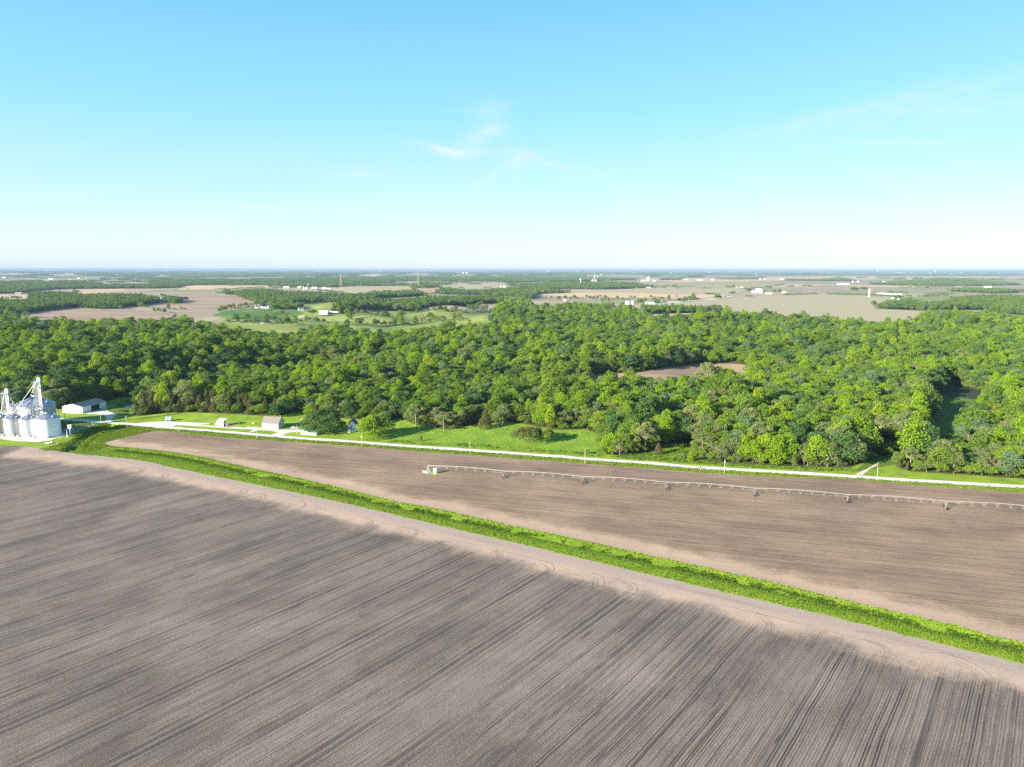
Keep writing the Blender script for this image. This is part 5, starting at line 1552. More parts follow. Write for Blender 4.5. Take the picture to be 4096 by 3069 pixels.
for k, (bx, by, hgt, lab) in enumerate([(195, 635, 1.9, 'tapered pale fence post, leftmost by the coop'), (330, 615, 2.1, 'leaning pale fence post, middle of three left of the coop'), (437, 640, 2.3, 'upright pale fence post beside the left wall of the coop'),
        (1052, 645, 1.3, 'short pale post just past the coop ramp'), (1158, 662, 1.4, 'short pale post, second past the coop ramp'), (1258, 615, 1.2, 'pale post in the back row of the coop pen'), (1372, 640, 1.5, 'taller pale post in the back row of the coop pen'),
        (1282, 672, 1.0, 'leaning low pale post in the coop pen'), (1398, 690, 1.1, 'low pale post at the front of the coop pen'), (1505, 650, 1.6, 'last pale post at the right end of the coop pen')]):
    x, y = P(*Zq(bx, by))
    m = MB(); t = RNG.uniform(-.12, .12)
    m.bar((0, 0, -.3), (t, 0, hgt), .17, .13, 8); m.lathe((t, 0, hgt), [(.14, 0), (.10, .08), (0, .10)], 8)
    o = m.build('fence_post', W['wood']); o.location = g3(x, y); tag(o, lab, 'fence post', 'posts around the chicken coop')
x, y = P(*Zq(495, 660)); m = MB(); m.lathe((0, 0, 0), [(.0, 1.25), (.5, 1.2), (.62, .9), (.62, 0)], 14); o = m.build('feed_barrel', W['white'], None, True); o.location = g3(x, y); tag(o, 'white barrel standing against the left side of the coop', 'barrel')

# ------------------------------------------------------------------ water tanks on a trailer
x0, y0 = P(676, 1684.5)
e = thing('tank_trailer', 'low flat trailer carrying the two pale blue tanks', 'trailer', g3(x0, y0), .1)
m = MB(); m.box((0, 0, .75), (5.6, 2.2, .18)); m.bar((-2.8, 0, .7), (-4.0, 0, .55), .08, n=5); m.build('deck', W['insul'], e)
for sx in (-1.0, 1.0):
    for sy in (-1.05, 1.05):
        m = MB(); m.bar((sx, sy - .12, .42), (sx, sy + .12, .42), .42, n=14); m.build('wheel', W['tyre'], e)
for dx, lab in ((-1.25, 'pale blue round water tank on the trailer, left one'), (1.25, 'pale blue round water tank on the trailer, right one')):
    m = MB(); m.lathe((0, 0, 0), [(0, 0), (1.15, 0), (1.22, .15), (1.22, 2.0), (1.12, 2.3), (.5, 2.6), (.32, 2.62), (.32, 2.75), (0, 2.75)], 24)
    o = m.build('water_tank', W['bluetank'], None, True); v = Matrix.Rotation(.1, 3, 'Z') @ Vector((dx, 0, 0)); o.location = g3(x0, y0) + v + Vector((0, 0, .84)); tag(o, lab, 'water tank', 'water tanks on the trailer')


# ------------------------------------------------------------------ utility poles, lamp, posts
def upole(px, py, h, label, mat='palepole', arm=0, trans=False, r=.17, group='utility poles along the road'):
    x, y = P(px, py)
    e = thing('utility_pole', label, 'utility pole', g3(x, y), rad(-15), group)
    m = MB(); m.bar((0, 0, -.8), (0, 0, h), r, r * .68, 8); m.build('post', W[mat], e)
    if arm:
        m = MB(); m.box((0, 0, h - .7), (arm, .12, .14)); a = m.build('crossarm', W[mat], e)
        m = MB()
        for q in (-.45, -.2, .2, .45): m.lathe((q * arm, 0, h - .63), [(.05, 0), (.07, .12), (.0, .2)], 6)
        m.build('insulator', W['insul'], a)
    else:
        m = MB(); m.lathe((0, 0, h), [(.06, 0), (.08, .16), (0, .28)], 6); m.build('insulator', W['insul'], e)
    if trans:
        m = MB(); m.lathe((0, -.42, h - 2.4), [(0, 0), (.28, .02), (.28, .9), (.2, 1.0), (0, 1.0)], 12); m.build('transformer', W['steel'], e)
    return e


upole(231, 1667, 7.4, 'plain pale pole on the lawn left of the machine shed')
upole(261, 1692, 13.6, 'tall dark utility pole in front of the machine shed gable', 'pole', 1.8, False, .22)
upole(403.5, 1686.5, 6.6, 'short cross shaped pole at the turn into the machine shed', 'palepole', 2.6)
upole(508.5, 1710, 9.4, 'grey utility pole beside the small culvert and creek', 'pole', 1.6, True)
upole(717, 1729, 7.2, 'slim pale pole at the field corner below the water tanks')
upole(1028.5, 1756, 6.6, 'slim pole at the field edge opposite the grey barn')
upole(1187, 1739, 7.8, 'thick pale pole on the lawn left of the green sheds')
upole(1447.5, 1786, 8.8, 'utility pole at the field edge opposite the white farmhouse', 'palepole', 0, True)
upole(1880, 1819, 8.5, 'utility pole at the field edge below the rust brown cedar', 'palepole', 1.6)
upole(2339.6, 1854, 9.6, 'utility pole at the field edge in front of the bright meadow tree')
upole(2897.5, 1892, 9.0, 'utility pole with a grey transformer above the middle pivot span', 'palepole', 0, True)
upole(3507.5, 1922, 8.6, 'utility pole beside the mouth of the grassy ride')
x, y = P(1213.5, 1708.5)
e = thing('yard_lamp', 'slim yard lamp with a hooked white head behind the green shed', 'lamp', g3(x, y))
m = MB(); m.bar((0, 0, -.5), (0, 0, 6.0), .10, .07, 8); m.bar((0, 0, 6.0), (-1.0, 0, 6.25), .05, n=6); m.build('post', W['palepole'], e)
m = MB(); m.lathe((-1.1, 0, 5.95), [(.34, 0), (.30, .2), (.12, .38), (0, .4)], 12); m.build('lamp_head', W['white'], e)
x, y = P(283, 1746.5)
e = thing('hopper_mast', 'white mast with stacked boxes on top at the yard corner', 'mast', g3(x, y))
m = MB(); m.bar((0, 0, -.4), (0, 0, 6.6), .45, .34, 10); m.build('post', W['steel'], e)
m = MB(); m.box((0, 0, 6.9), (2.4, 1.8, 1.2)); m.build('lower_box', W['white'], e)
m = MB(); m.box((0, 0, 7.7), (1.2, 1.0, .5)); m.box((0, 0, 8.3), (2.6, 1.6, .5)); m.bar((-1.1, 0, 8.5), (-1.1, 0, 9.0), .1, n=5); m.bar((1.1, 0, 8.5), (1.1, 0, 9.0), .1, n=5); m.build('upper_box', W['white'], e)
x, y = P(269.5, 1748.5)
m = MB(); m.bar((0, 0, -.4), (0, 0, 5.4), .34, .16, 8); m.box((0, 0, .5), (1.0, .9, 1.0)); o = m.build('yard_post', W['steel']); o.location = g3(x, y); tag(o, 'short tapered white post left of the box topped mast', 'post')


def lump(name, mat, px, py, sx, sy, sz, label, cat, seed, group=None):
    x, y = P(px, py)
    rng = np.random.default_rng(seed)
    bm_v, bm_f = [], []
    nu, nv = 18, 8
    for j in range(nv + 1):
        f = j / nv
        for i in range(nu):
            a = 2 * math.pi * i / nu
            r = math.sin(f * math.pi / 2) * (1 + .22 * math.sin(3 * a + seed) + .12 * math.sin(7 * a + 2 * seed) * f) + rng.normal() * .03 * (f > 0)
            bm_v.append((sx / 2 * r * math.cos(a), sy / 2 * r * math.sin(a), sz * math.cos(f * math.pi / 2) * (1 + rng.normal() * .06) - .1))
    for j in range(nv):
        for i in range(nu):
            bm_f.append((j * nu + i, (j + 1) * nu + i, (j + 1) * nu + (i + 1) % nu, j * nu + (i + 1) % nu))
    o = mesh_obj(name, bm_v, bm_f, mat); o.location = g3(x, y)
    return tag(o, label, cat, group)


lump('dirt_heap', W['soilheap'], 262, 1710, 11, 7, 2.2, 'larger dark dirt heap on the gravel right of the bins', 'dirt heap', 1, 'dirt heaps in the yard')
lump('dirt_heap', W['soilheap'], 236, 1708, 9, 6, 1.3, 'lower dark dirt heap nearest the big white bin', 'dirt heap', 2, 'dirt heaps in the yard')
lump('rubble_block', W['stone'], 190, 1774.5, 3.6, 1.8, .9, 'long pale rubble block in the grass below the yard', 'stone', 3, 'pale stones below the yard')
lump('rubble_block', W['stone'], 206.5, 1772.5, 2.2, 1.7, 1.2, 'rounder pale stone beside the long rubble block', 'stone', 4, 'pale stones below the yard')
lump('scrap_pile', W['tyre'], 496, 1647, 8, 3.5, 1.6, 'black scrap pile in the shade behind the shed drive', 'scrap pile', 5)
x, y = P(228.3, 1779); m = MB(); m.bar((0, 0, -.2), (0, 0, 1.3), .16, .12, 7); m.box((0, 0, 1.25), (.5, .5, .3)); o = m.build('marker_post', W['wood']); o.location = g3(x, y); tag(o, 'small pale marker post in the grass right of the stones', 'post')
x, y = P(461, 1698.5)
e = thing('culvert', 'pale concrete culvert headwall with dark opening under the road', 'culvert', g3(x, y, 0), rad(-12))
m = MB(); m.box((-1.9, 0, .1), (2.0, .4, 1.8)); m.box((1.9, 0, .1), (2.0, .4, 1.8)); m.box((0, 0, .85), (1.8, .4, .4)); m.build('headwall', W['concrete'], e)
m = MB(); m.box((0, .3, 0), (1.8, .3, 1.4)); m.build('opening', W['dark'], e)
x, y = P(2802, 1879)
e = thing('mailbox', 'small dark roadside box on a white post below the right road', 'mailbox', g3(x, y))
m = MB(); m.bar((0, 0, -.3), (0, 0, 1.0), .10, n=6); m.build('post', W['white'], e)
m = MB(); m.box((0, 0, 1.25), (.9, .5, .5)); m.bar((-.45, 0, 1.5), (.45, 0, 1.5), .25, n=10); m.build('box', W['tyre'], e)
# farm trailer parked on the lawn by the pole
x, y = P(1176, 1716)
e = thing('farm_trailer', 'white flat farm trailer parked on the gravel by the grey barn', 'trailer', g3(x, y), .2)
m = MB(); m.box((0, 0, .95), (5.0, 2.0, .2)); m.box((-.6, 0, 1.35), (2.2, 1.6, .6)); m.bar((2.5, 0, .9), (3.9, 0, .6), .08, n=5); m.build('deck', W['white'], e)
for sx in (-1.2, .2):
    for sy in (-1, 1):
        m = MB(); m.bar((sx, sy - .1, .42), (sx, sy + .1, .42), .42, n=12); m.build('wheel', W['tyre'], e)
x, y = P(1015, 1694.5); m = MB(); m.lathe((0, 0, 0), [(0, .75), (.6, .7), (.8, .45), (.8, 0)], 12); o = m.build('water_trough', W['white'], None, True); o.location = g3(x, y); tag(o, 'small white trough on the shaded lawn left of the grey barn', 'trough')

# ------------------------------------------------------------------ centre pivot irrigator
p0 = Vector((-49.9, 411.6)); pT = [P(*q) for q in [(2022.7, 1911.6), (2341.4, 1936), (2675, 1959), (3026, 1985), (3396, 2004.6), (3781, 2035)]]
dirp = (Vector(pT[-1]) - p0); SP = dirp.length / 6; dirp.normalize()
pang = math.atan2(dirp.y, dirp.x)
piv = thing('center_pivot_irrigator', 'long silver irrigation pivot on wheeled towers crossing the brown field', 'irrigation pivot', (p0.x, p0.y, 0), pang)
m = MB(); TH = 4.3
for sx in (-1, 1):
    for sy in (-1, 1):
        m.bar((sx * 1.35, sy * 1.35, 0), (sx * .28, sy * .28, TH), .10, n=5)
for k in range(5):
    z0 = TH * k / 5; z1 = TH * (k + 1) / 5; a0 = 1.35 - 1.07 * z0 / TH; a1 = 1.35 - 1.07 * z1 / TH
    for j, (c, d) in enumerate((((-1, -1), (1, -1)), ((1, -1), (1, 1)), ((1, 1), (-1, 1)), ((-1, 1), (-1, -1)))):
        m.bar((c[0] * a1, c[1] * a1, z1), (d[0] * a1, d[1] * a1, z1), .06, n=4)
        m.bar((c[0] * a0, c[1] * a0, z0), (d[0] * a1, d[1] * a1, z1), .05, n=4)
tw = m.build('pivot_tower', W['pivot'], piv)
m = MB(); m.bar((0, 0, 0), (0, 0, TH + .5), .16, n=8); m.bar((0, 0, TH + .5), (.6, 0, TH + .15), .16, n=8); m.build('riser_pipe', W['pivot'], tw)
m = MB(); m.box((-1.9, -.6, .5), (2.6, .9, .7)); m.bar((-3.2, -.6, .2), (-3.2, -.6, 1.1), .25, n=8); m.build('control_box', W['white'], piv)
NSP = 8
for s in range(NSP):
    xa, xb = s * SP, (s + 1) * SP

    def zp(t):
        return 3.95 + 0.75 * math.sin(math.pi * t) + (.2 if s == 0 else 0) * (1 - t)
    m = MB(); m.tube([(xa + (xb - xa) * i / 14, 0, zp(i / 14)) for i in range(15)], .135, .135, 8)
    sp = m.build('pipe_span', W['pivot'], piv)
    m = MB(); prev = None
    for i in range(1, 8):
        t = (i + .0) / 8.0; x = xa + (xb - xa) * t; z = zp(t); dl = 2.0 * math.sin(math.pi * min(1, max(0, (t + .06) / 1.12))) ** .6
        c1 = Vector((x, -.75, z - dl)); c2 = Vector((x, .75, z - dl))
        for c in (c1, c2):
            m.bar((x - 1.0, 0, zp(max(0, t - 1.0 / SP))), c, .042, n=4)
            m.bar((x + 1.0, 0, zp(min(1, t + 1.0 / SP))), c, .042, n=4)
        m.bar(c1, c2, .03, n=4)
        a, b = prev if prev else (Vector((xa + .6, -.1, zp(0) - .4)), Vector((xa + .6, .1, zp(0) - .4)))
        m.bar(a, c1, .014, n=4); m.bar(b, c2, .014, n=4)
        prev = (c1, c2)
    m.bar(prev[0], (xb - .6, -.1, zp(1) - 1.0), .05, n=4); m.bar(prev[1], (xb - .6, .1, zp(1) - 1.0), .05, n=4)
    m.build('truss', W['pivot'], sp)
    # drive tower
    m = MB()
    for sy in (-1, 1):
        m.bar((xb - .55, sy * .12, 3.85), (xb, sy * 2.05, .85), .05, n=5); m.bar((xb + .55, sy * .12, 3.85), (xb, sy * 2.05, .85), .05, n=5)
        m.bar((xb, sy * 1.0, 2.4), (xb, 0, 3.1), .05, n=4)
    m.bar((xb, -2.25, .8), (xb, 2.25, .8), .08, n=6); m.bar((xb, -1.15, 2.2), (xb, 1.15, 2.2), .06, n=4); m.box((xb, 0, 1.0), (.4, .6, .4))
    dt = m.build('drive_tower', W['pivot'], piv)
    for sy in (-2.1, 2.1):
        m = MB(); w = m; w.lathe((0, 0, 0), [(.30, -.12), (.50, -.18), (.70, -.16), (.74, 0), (.70, .16), (.50, .18), (.30, .12), (.30, -.12)], 20)
        o = m.build('wheel', W['tyre'], dt); o.location = (xb, sy, .74); o.rotation_euler = (0, math.pi / 2, 0)
x, y = P(1742, 1893)
e = thing('white_tank', 'round white tank standing beside the pivot tower', 'tank', g3(x, y))
m = MB(); m.lathe((0, 0, 0), [(0, 0), (1.12, 0), (1.2, .2), (1.2, 2.5), (1.05, 2.75), (.4, 2.95), (0, 2.98)], 28); m.build('body', W['white'], e, True)
m = MB(); m.lathe((0, 0, 2.95), [(.35, 0), (.35, .14), (0, .18)], 14); m.build('lid', W['white'], e)

# pressed wheel tracks: the pivot's ruts and turning arcs on the headland
trk = MB()


def rut(pts, w, z=.035):
    L = offs(pts, w / 2); Rr = offs(pts, -w / 2); n = len(pts)
    vs = [(q[0], q[1], float(ht(*q)) + z) for q in L] + [(q[0], q[1], float(ht(*q)) + z) for q in Rr]
    trk.add(vs, [(n + i, n + i + 1, i + 1, i) for i in range(n - 1)])


for k, span in ((1, 10), (2, 11), (3, 26), (4, 28), (5, 30), (6, 28)):
    R0 = SP * k; a0 = pang - 3.0 / R0
    rut([(p0.x + R0 * math.cos(a0 - i / 14 * span / R0), p0.y + R0 * math.sin(a0 - i / 14 * span / R0)) for i in range(15)], .45)
edge = resample([near_on(_lo, P(x, y)) for x, y in [(560, 1843), (1000, 1933), (1400, 2018), (1800, 2111), (2185, 2200), (2585, 2295), (3034, 2399), (3503, 2510), (3972, 2625), (4300, 2710)]], 5)
for d, brk_ in ((5.5, .5), (6.4, .5), (11.5, .6), (13.8, .45), (19.5, .8), (20.4, .85), (22.2, .9), (23.4, .8)):
    ln = offs(edge, -(d + .4 * math.sin(d)))
    i = 0
    while i < len(ln) - 6:
        n = RNG.randint(4, 16)
        if RNG.random() < brk_ and i + n < len(ln): rut(ln[i:i + n], RNG.uniform(.16, .3))
        i += n + RNG.randint(0, 4)
ud = Vector((math.sin(rad(37.8)), math.cos(rad(37.8))))
i = 4
while i < len(edge) - 4:
    q = edge[i]; t = Vector((edge[i + 2][0] - edge[i - 2][0], edge[i + 2][1] - edge[i - 2][1])).normalized(); nn = Vector((t.y, -t.x))
    R0 = RNG.uniform(4.5, 9.5); top_ = RNG.uniform(8.5, 13)
    c = Vector(q) + nn * (top_ + R0)
    th = math.atan2(t.y, t.x)
    for dr in sorted(RNG.sample([-1.6, -.7, 0, .8, 1.7, 2.6], RNG.choice([2, 3, 4]))):
        a0 = th + rad(RNG.uniform(70, 160)); a1 = th - rad(RNG.uniform(0, 25)); r_ = R0 + dr
        arc = [(c.x + r_ * math.cos(a0 + (a1 - a0) * j / 20), c.y + r_ * math.sin(a0 + (a1 - a0) * j / 20)) for j in range(21)]
        e_ = Vector(arc[-1]); k = 0
        while k < RNG.randint(1, 4): e_ = e_ - ud * 2.5; arc.append((e_.x, e_.y)); k += 1
        rut(arc, RNG.uniform(.14, .24))
    i += RNG.choice([3, 4, 5, 7, 9])
for x, y in [(1870, 1855), (1625, 1975), (2110, 2070), (640, 1748), (3095, 2285), (2990, 2262)]:
    c = P(x, y)
    for dr in range(5):
        R0 = 2.2 + dr * .9
        rut([(c[0] + R0 * math.cos(2.2 - j / 12 * 2.6), c[1] + R0 * math.sin(2.2 - j / 12 * 2.6)) for j in range(13)], .22)
o = trk.build('tyre_tracks', W['track']); tag(o, 'dark pressed wheel ruts curving over both tilled fields', 'tracks', None, 'structure')
# ------------------------------------------------------------------ far farmsteads, towers, town
def far_box(name, label, cat, px, py, wpx, hm, rh=None, dpt=None, rot=0.0, wall='farwhite', roof='fargrey', group=None, parts=True):
    x, y = P(px, py)
    w = wpx * y / FPX
    d = dpt or w * .7
    rh = hm * .4 if rh is None else rh
    z = float(ht(x, y))
    m1 = MB(); m2 = MB()
    L, D = w / 2, d / 2
    m1.add([(-L, -D, -1), (L, -D, -1), (L, D, -1), (-L, D, -1), (-L, -D, hm), (L, -D, hm), (L, D, hm), (-L, D, hm), (-L, 0, hm + rh), (L, 0, hm + rh)],
           [(0, 1, 5, 4), (2, 3, 7, 6), (0, 4, 8, 7, 3), (1, 2, 6, 9, 5)])
    ov = .03 * w; t = .25
    for s in (-1, 1):
        pts = [(-L - ov, s * (D + ov), hm - rh * ov / D + t), (L + ov, s * (D + ov), hm - rh * ov / D + t), (L + ov, 0, hm + rh + t), (-L - ov, 0, hm + rh + t)]
        m2.slab(pts if s < 0 else pts[::-1], t)
    if parts:
        e = thing(name, label, cat, (x, y, z), rot, group)
        m1.build('wall', W[wall], e); m2.build('roof', W[roof], e)
        return e
    m1.v += m2.v; b = len(m1.v) - len(m2.v); m1.f += [tuple(i + b for i in f) for f in m2.f]; m1.mi += [1] * len(m2.f)
    o = m1.build(name, [W[wall], W[roof]]); o.location = (x, y, z); o.rotation_euler = (0, 0, rot)
    return tag(o, label, cat, group)


def far_bin(px, py, wpx, hm, label, wall='galv', name='grain_bin', group='far grain bins'):
    x, y = P(px, py); r = wpx * y / FPX / 2
    e = thing(name, label, 'grain bin', (x, y, float(ht(x, y))), 0, group)
    m = MB(); m.lathe((0, 0, 0), [(r, -1), (r, hm)], 24); m.build('wall', W[wall], e, True)
    m = MB(); m.lathe((0, 0, 0), [(r * 1.03, hm), (0, hm + r * .55)], 24); m.build('roof', W['roofmetal'], e)
    return e


G = 'far farm buildings'
far_box('white_shed', 'long white shed with dark roof above the green hayfield', 'shed', 1050.5, 1232.5, 54, 6.5, 3.2, 18, .05, 'farwhite', 'fargrey', G)
far_box('farmhouse', 'small white house partly behind the large pasture tree', 'house', 1204, 1242, 20, 5.0, 3.0, 9, .5, 'farwhite', 'shingle', G)
far_box('white_shed', 'bright white shed with white roof right of the large pasture tree', 'shed', 1294, 1257.5, 33, 6.0, 3.4, 15, .12, 'farwhite', 'farwhite', G)
far_box('cream_shed', 'long cream roofed shed behind the bright white one', 'shed', 1343, 1249, 40, 4.6, 2.6, 20, .05, 'farwhite', 'farwhite', G)
far_box('red_shed', 'low dark shed under the long cream roofed one', 'shed', 1322, 1256, 14, 3.4, 1.4, 9, .05, 'fargrey', 'fargrey', G)
far_box('white_hut', 'tiny white hut beside the farm lane', 'hut', 1067, 1293, 7, 2.6, 1.2, 4, .3, 'farwhite', 'fargrey', G)
far_box('barn', 'leftmost white barn with grey gable end on the far field', 'barn', 1145.5, 1153.5, 21, 7, 6, 22, .4, 'farwhite', 'farwhite', G)
far_box('barn', 'grey roofed barn left of the far white bins', 'barn', 1200.5, 1154.5, 16, 7, 7, 20, -.5, 'shingle', 'farwhite', G)
far_bin(1215, 1157, 5.5, 15, 'smaller pale bin on the far field, left of the wide one', 'binwhite')
far_bin(1227, 1157.3, 12, 12, 'wide pale bin below the thin leg on the far field', 'binwhite')
x, y = P(1233, 1156); m = MB(); m.bar((0, 0, -1), (0, 0, 34), 1.0, .8, 6); m.box((0, 0, 34), (3, 3, 3)); m.bar((0, 0, 33), (-9, 0, 15), .6, n=5); o = m.build('elevator_leg', W['steel']); o.location = g3(x, y); tag(o, 'thin white leg rising beside the wide far bin', 'elevator leg')
far_box('white_shed', 'white shed right of the thin leg on the far field', 'shed', 1258, 1154.5, 20, 6, 4, 18, 0, 'farwhite', 'farwhite', G)
far_box('white_shed', 'long white shed at the right end of the far field farm', 'shed', 1314, 1156, 20, 6, 3, 20, 0, 'farwhite', 'roofmetal', G)
far_box('barn', 'white gabled barn joined to the long far shed', 'barn', 1297, 1156, 12, 8, 5, 26, 1.57, 'farwhite', 'farwhite', G)
far_box('blue_shed', 'small bright blue shed in front of a far grove', 'shed', 1705, 1151, 6, 6, 3, None, 0, 'blue', 'blue', G)
far_box('white_shed', 'low white shed by the trees at the end of the flat tan field', 'shed', 2017, 1150, 9, 5, 3, None, 0, 'farwhite', 'farwhite', G)
far_box('house', 'white cottage left of the low far shed near the centre', 'house', 2003, 1149, 6, 5, 3, None, 0, 'farwhite', 'fargrey', G)
far_box('house', 'white house in a gap of the far central woods', 'house', 2084, 1141, 8, 7, 4, None, 0, 'farwhite', 'farwhite', G)
far_box('house', 'bigger white house group in the far central woods', 'house', 2158, 1139, 10, 9, 5, None, 0, 'farwhite', 'farwhite', G)
far_box('white_hut', 'white hut at the reddish field behind the central woods', 'hut', 2259, 1204, 9, 5, 2, None, .2, 'farwhite', 'farwhite', G)
far_bin(2511, 1217.5, 20, 11, 'wide white bin at the back edge of the central woods', 'binwhite')
far_bin(2532, 1217.5, 14, 12, 'narrower white bin beside the wide one behind the woods', 'galv')
far_box('white_shed', 'low white sheds near the umbrella shaped far tree', 'shed', 2606, 1217, 24, 4, 2, 14, .1, 'farwhite', 'farwhite', G)
far_box('white_shed', 'small white shed between two trees by the far lane', 'shed', 2585, 1213, 10, 4.5, 2, 9, .1, 'farwhite', 'farwhite', G)
far_box('white_shed', 'white shed at the right edge of the far village trees', 'shed', 2546, 1153, 12, 7, 3, None, 0, 'farwhite', 'farwhite', G)
far_box('white_shed', 'white shed under the left end of the far village trees', 'shed', 2533, 1151, 9, 7, 3, None, 0, 'farwhite', 'farwhite', G)
far_box('white_shed', 'long white shed at the tip of the far village trees', 'shed', 2592, 1152, 20, 6, 3, None, 0, 'farwhite', 'roofmetal', G)
far_box('white_shed', 'white shed in the trees below the far water tower', 'shed', 2413, 1157, 8, 7, 4, None, 0, 'farwhite', 'roofmetal', G)
far_box('house', 'white house above the village trees, left of two', 'house', 2355, 1109, 5, 12, 7, None, 0, 'farwhite', 'farwhite', G)
far_box('house', 'white house above the village trees, right of two', 'house', 2390, 1109, 8, 11, 6, None, 0, 'farwhite', 'farwhite', G)
# white water tower
x, y = P(2322, 1138)
e = thing('water_tower', 'white pedestal water tower above the far village trees', 'water tower', g3(x, y))
m = MB(); m.lathe((0, 0, 0), [(4.5, -1), (3.0, 4), (2.4, 10), (2.4, 33), (4.0, 36)], 20); m.build('stem', W['white'], e, True)
m = MB(); m.lathe((0, 0, 0), [(3.5, 34), (6.2, 37), (7.2, 41), (6.2, 45), (3.5, 47.5), (0, 48.3)], 24); m.build('tank', W['white'], e, True)
far_bin(2372, 1131, 11, 26, 'grey bluish silo block right of the far water tower', 'galv', 'silo', None)
far_bin(2384, 1133, 7, 30, 'slim grey silo beside the grey silo block in the village', 'galv', 'silo', None)
x, y = P(2379, 1132); m = MB(); m.bar((0, 0, -1), (0, 0, 74), 2.0, 1.5, 6); m.box((0, 0, 74), (7, 6, 6)); m.bar((0, 0, 72), (-22, 0, 30), 1.2, n=5); o = m.build('elevator_leg', W['steel']); o.location = g3(x, y); tag(o, 'thin elevator leg over the grey village silos', 'elevator leg')
# grain elevator on the horizon plain
x, y = P(2592, 1125.5); s = y / FPX
e = thing('grain_elevator', 'big pale concrete grain elevator standing on the far plain', 'grain elevator', g3(x, y))
m = MB(); m.box((0, 0, 7 * s), (11 * s, 8 * s, 15 * s)); m.build('silo_block', W['concrete'], e)
m = MB(); m.box((1 * s, 0, 17 * s), (4.5 * s, 4.5 * s, 7 * s)); m.build('headhouse', W['concrete'], e)
m = MB(); m.box((-17 * s, 0, 2.2 * s), (22 * s, 8 * s, 5 * s)); m.build('annex', W['farwhite'], e)
m = MB(); m.box((24 * s, 0, 1.5 * s), (14 * s, 8 * s, 4 * s)); m.build('store', W['farwhite'], e)
for px, py, wp, lab in [(2744, 1120, 16, 'pair of white sheds left on the far pink plain'), (2800, 1122, 22, 'long white shed row in the middle of the far pink plain'), (2850, 1121, 8, 'white shed by a dark tree clump on the far plain'), (3040, 1118, 5, 'tiny white shed left under the far hedge row'), (3058, 1118, 8, 'small white shed right under the far hedge row'), (3128, 1119, 15, 'low white poultry shed, left of two on the plain'), (3147, 1119, 13, 'low white poultry shed, right of two on the plain')]:
    far_box('white_shed', lab, 'shed', px, py, wp, 9, 4, 25, 0, 'farwhite', 'farwhite', G)
far_box('house', 'white house left of the red barn on the green plain', 'house', 2968, 1151.5, 10, 5.5, 4, None, .3, 'farwhite', 'fargrey', G)
far_box('white_hut', 'tiny white hut left of that plain house and the lone tree', 'hut', 2947, 1151.5, 4, 4, 2, None, .3, 'farwhite', 'farwhite', G)
far_box('barn', 'small bright red barn alone on the green plain', 'barn', 3005.5, 1151.5, 10, 6, 4, None, .2, 'red', 'red', G)
for px, wp, hm, lab in [(3011, 8, 11, 'smallest white bin, left end of the plain bin cluster'), (3024, 10, 16, 'second white bin of the plain bin cluster'), (3035, 9, 17, 'third white bin under the conveyor in the plain cluster'), (3046, 10, 16, 'right hand white bin of the plain bin cluster')]:
    far_bin(px, 1172, wp, hm, lab, 'binwhite')
x, y = P(3035, 1171); s = y / FPX
e = thing('conveyor', 'white conveyor frame over the plain bin cluster', 'conveyor', g3(x, y)); m = MB(); m.box((0, 0, 16.5 * s), (24 * s, 1.5, 2)); m.box((-5 * s, 0, 9 * s), (1.6, 1.6, 18 * s)); m.box((8 * s, 0, 9 * s), (1.6, 1.6, 18 * s)); m.build('frame', W['white'], e)
far_box('white_shed', 'white shed with pale doors right of the plain bin cluster', 'shed', 3074, 1177, 23, 5, 3, 14, .1, 'farwhite', 'farwhite', G)
far_box('house', 'white house at the right end of the plain farmstead trees', 'house', 3136, 1172.5, 13, 6, 4, None, .1, 'farwhite', 'farwhite', G)
# tan silo and its sheds
x, y = P(3476.5, 1188)
e = thing('silo', 'tall tan concrete silo standing alone on the right plain', 'silo', g3(x, y))
m = MB(); m.lathe((0, 0, 0), [(5.0, -1), (5.0, 36)], 28); m.build('wall', W['tansilo'], e, True)
m = MB(); m.lathe((0, 0, 0), [(5.1, 36), (3.5, 38), (0, 38.6)], 28); m.build('dome', W['roofmetal'], e, True)
far_box('open_shed', 'white roofed open fronted shed right of the tan silo', 'shed', 3525, 1178, 31, 5, 3, 18, 0, 'fargrey', 'farwhite', G)
far_box('white_shed', 'low pale shed second right of the tan silo', 'shed', 3556, 1178.5, 26, 4, 2, 16, 0, 'farwhite', 'farwhite', G)
far_box('white_shed', 'low pale shed farthest right of the tan silo', 'shed', 3592, 1180, 27, 4, 2, 16, 0, 'farwhite', 'farwhite', G)
far_box('house', 'white trailer house at the edge of the right wood', 'house', 3600, 1201, 15, 4, 2, 9, 0, 'farwhite', 'farwhite', G)
far_box('white_hut', 'small white hut left of the trailer house by the right wood', 'hut', 3571, 1196.5, 7, 4, 2, None, 0, 'farwhite', 'farwhite', G)
far_box('white_shed', 'very long white poultry shed at the hedge end on the right plain', 'shed', 3372, 1138, 46, 6, 3, 22, 0, 'farwhite', 'farwhite', G)
far_bin(3411, 1131, 5, 17, 'left pale bin behind the very long poultry shed', 'binwhite'); far_bin(3432, 1131, 6, 16, 'right pale bin behind the very long poultry shed', 'binwhite')
far_box('house', 'white gabled house at the head of the long right wood', 'house', 3535, 1130, 8, 8, 6, None, 0, 'farwhite', 'farwhite', G)
far_box('white_shed', 'long white roof inside the far right wood', 'shed', 3951, 1152, 23, 9, 4, 20, 0, 'farwhite', 'farwhite', G)
W['mastred'] = plain('faded_red_paint', (.36, .21, .16), .6)
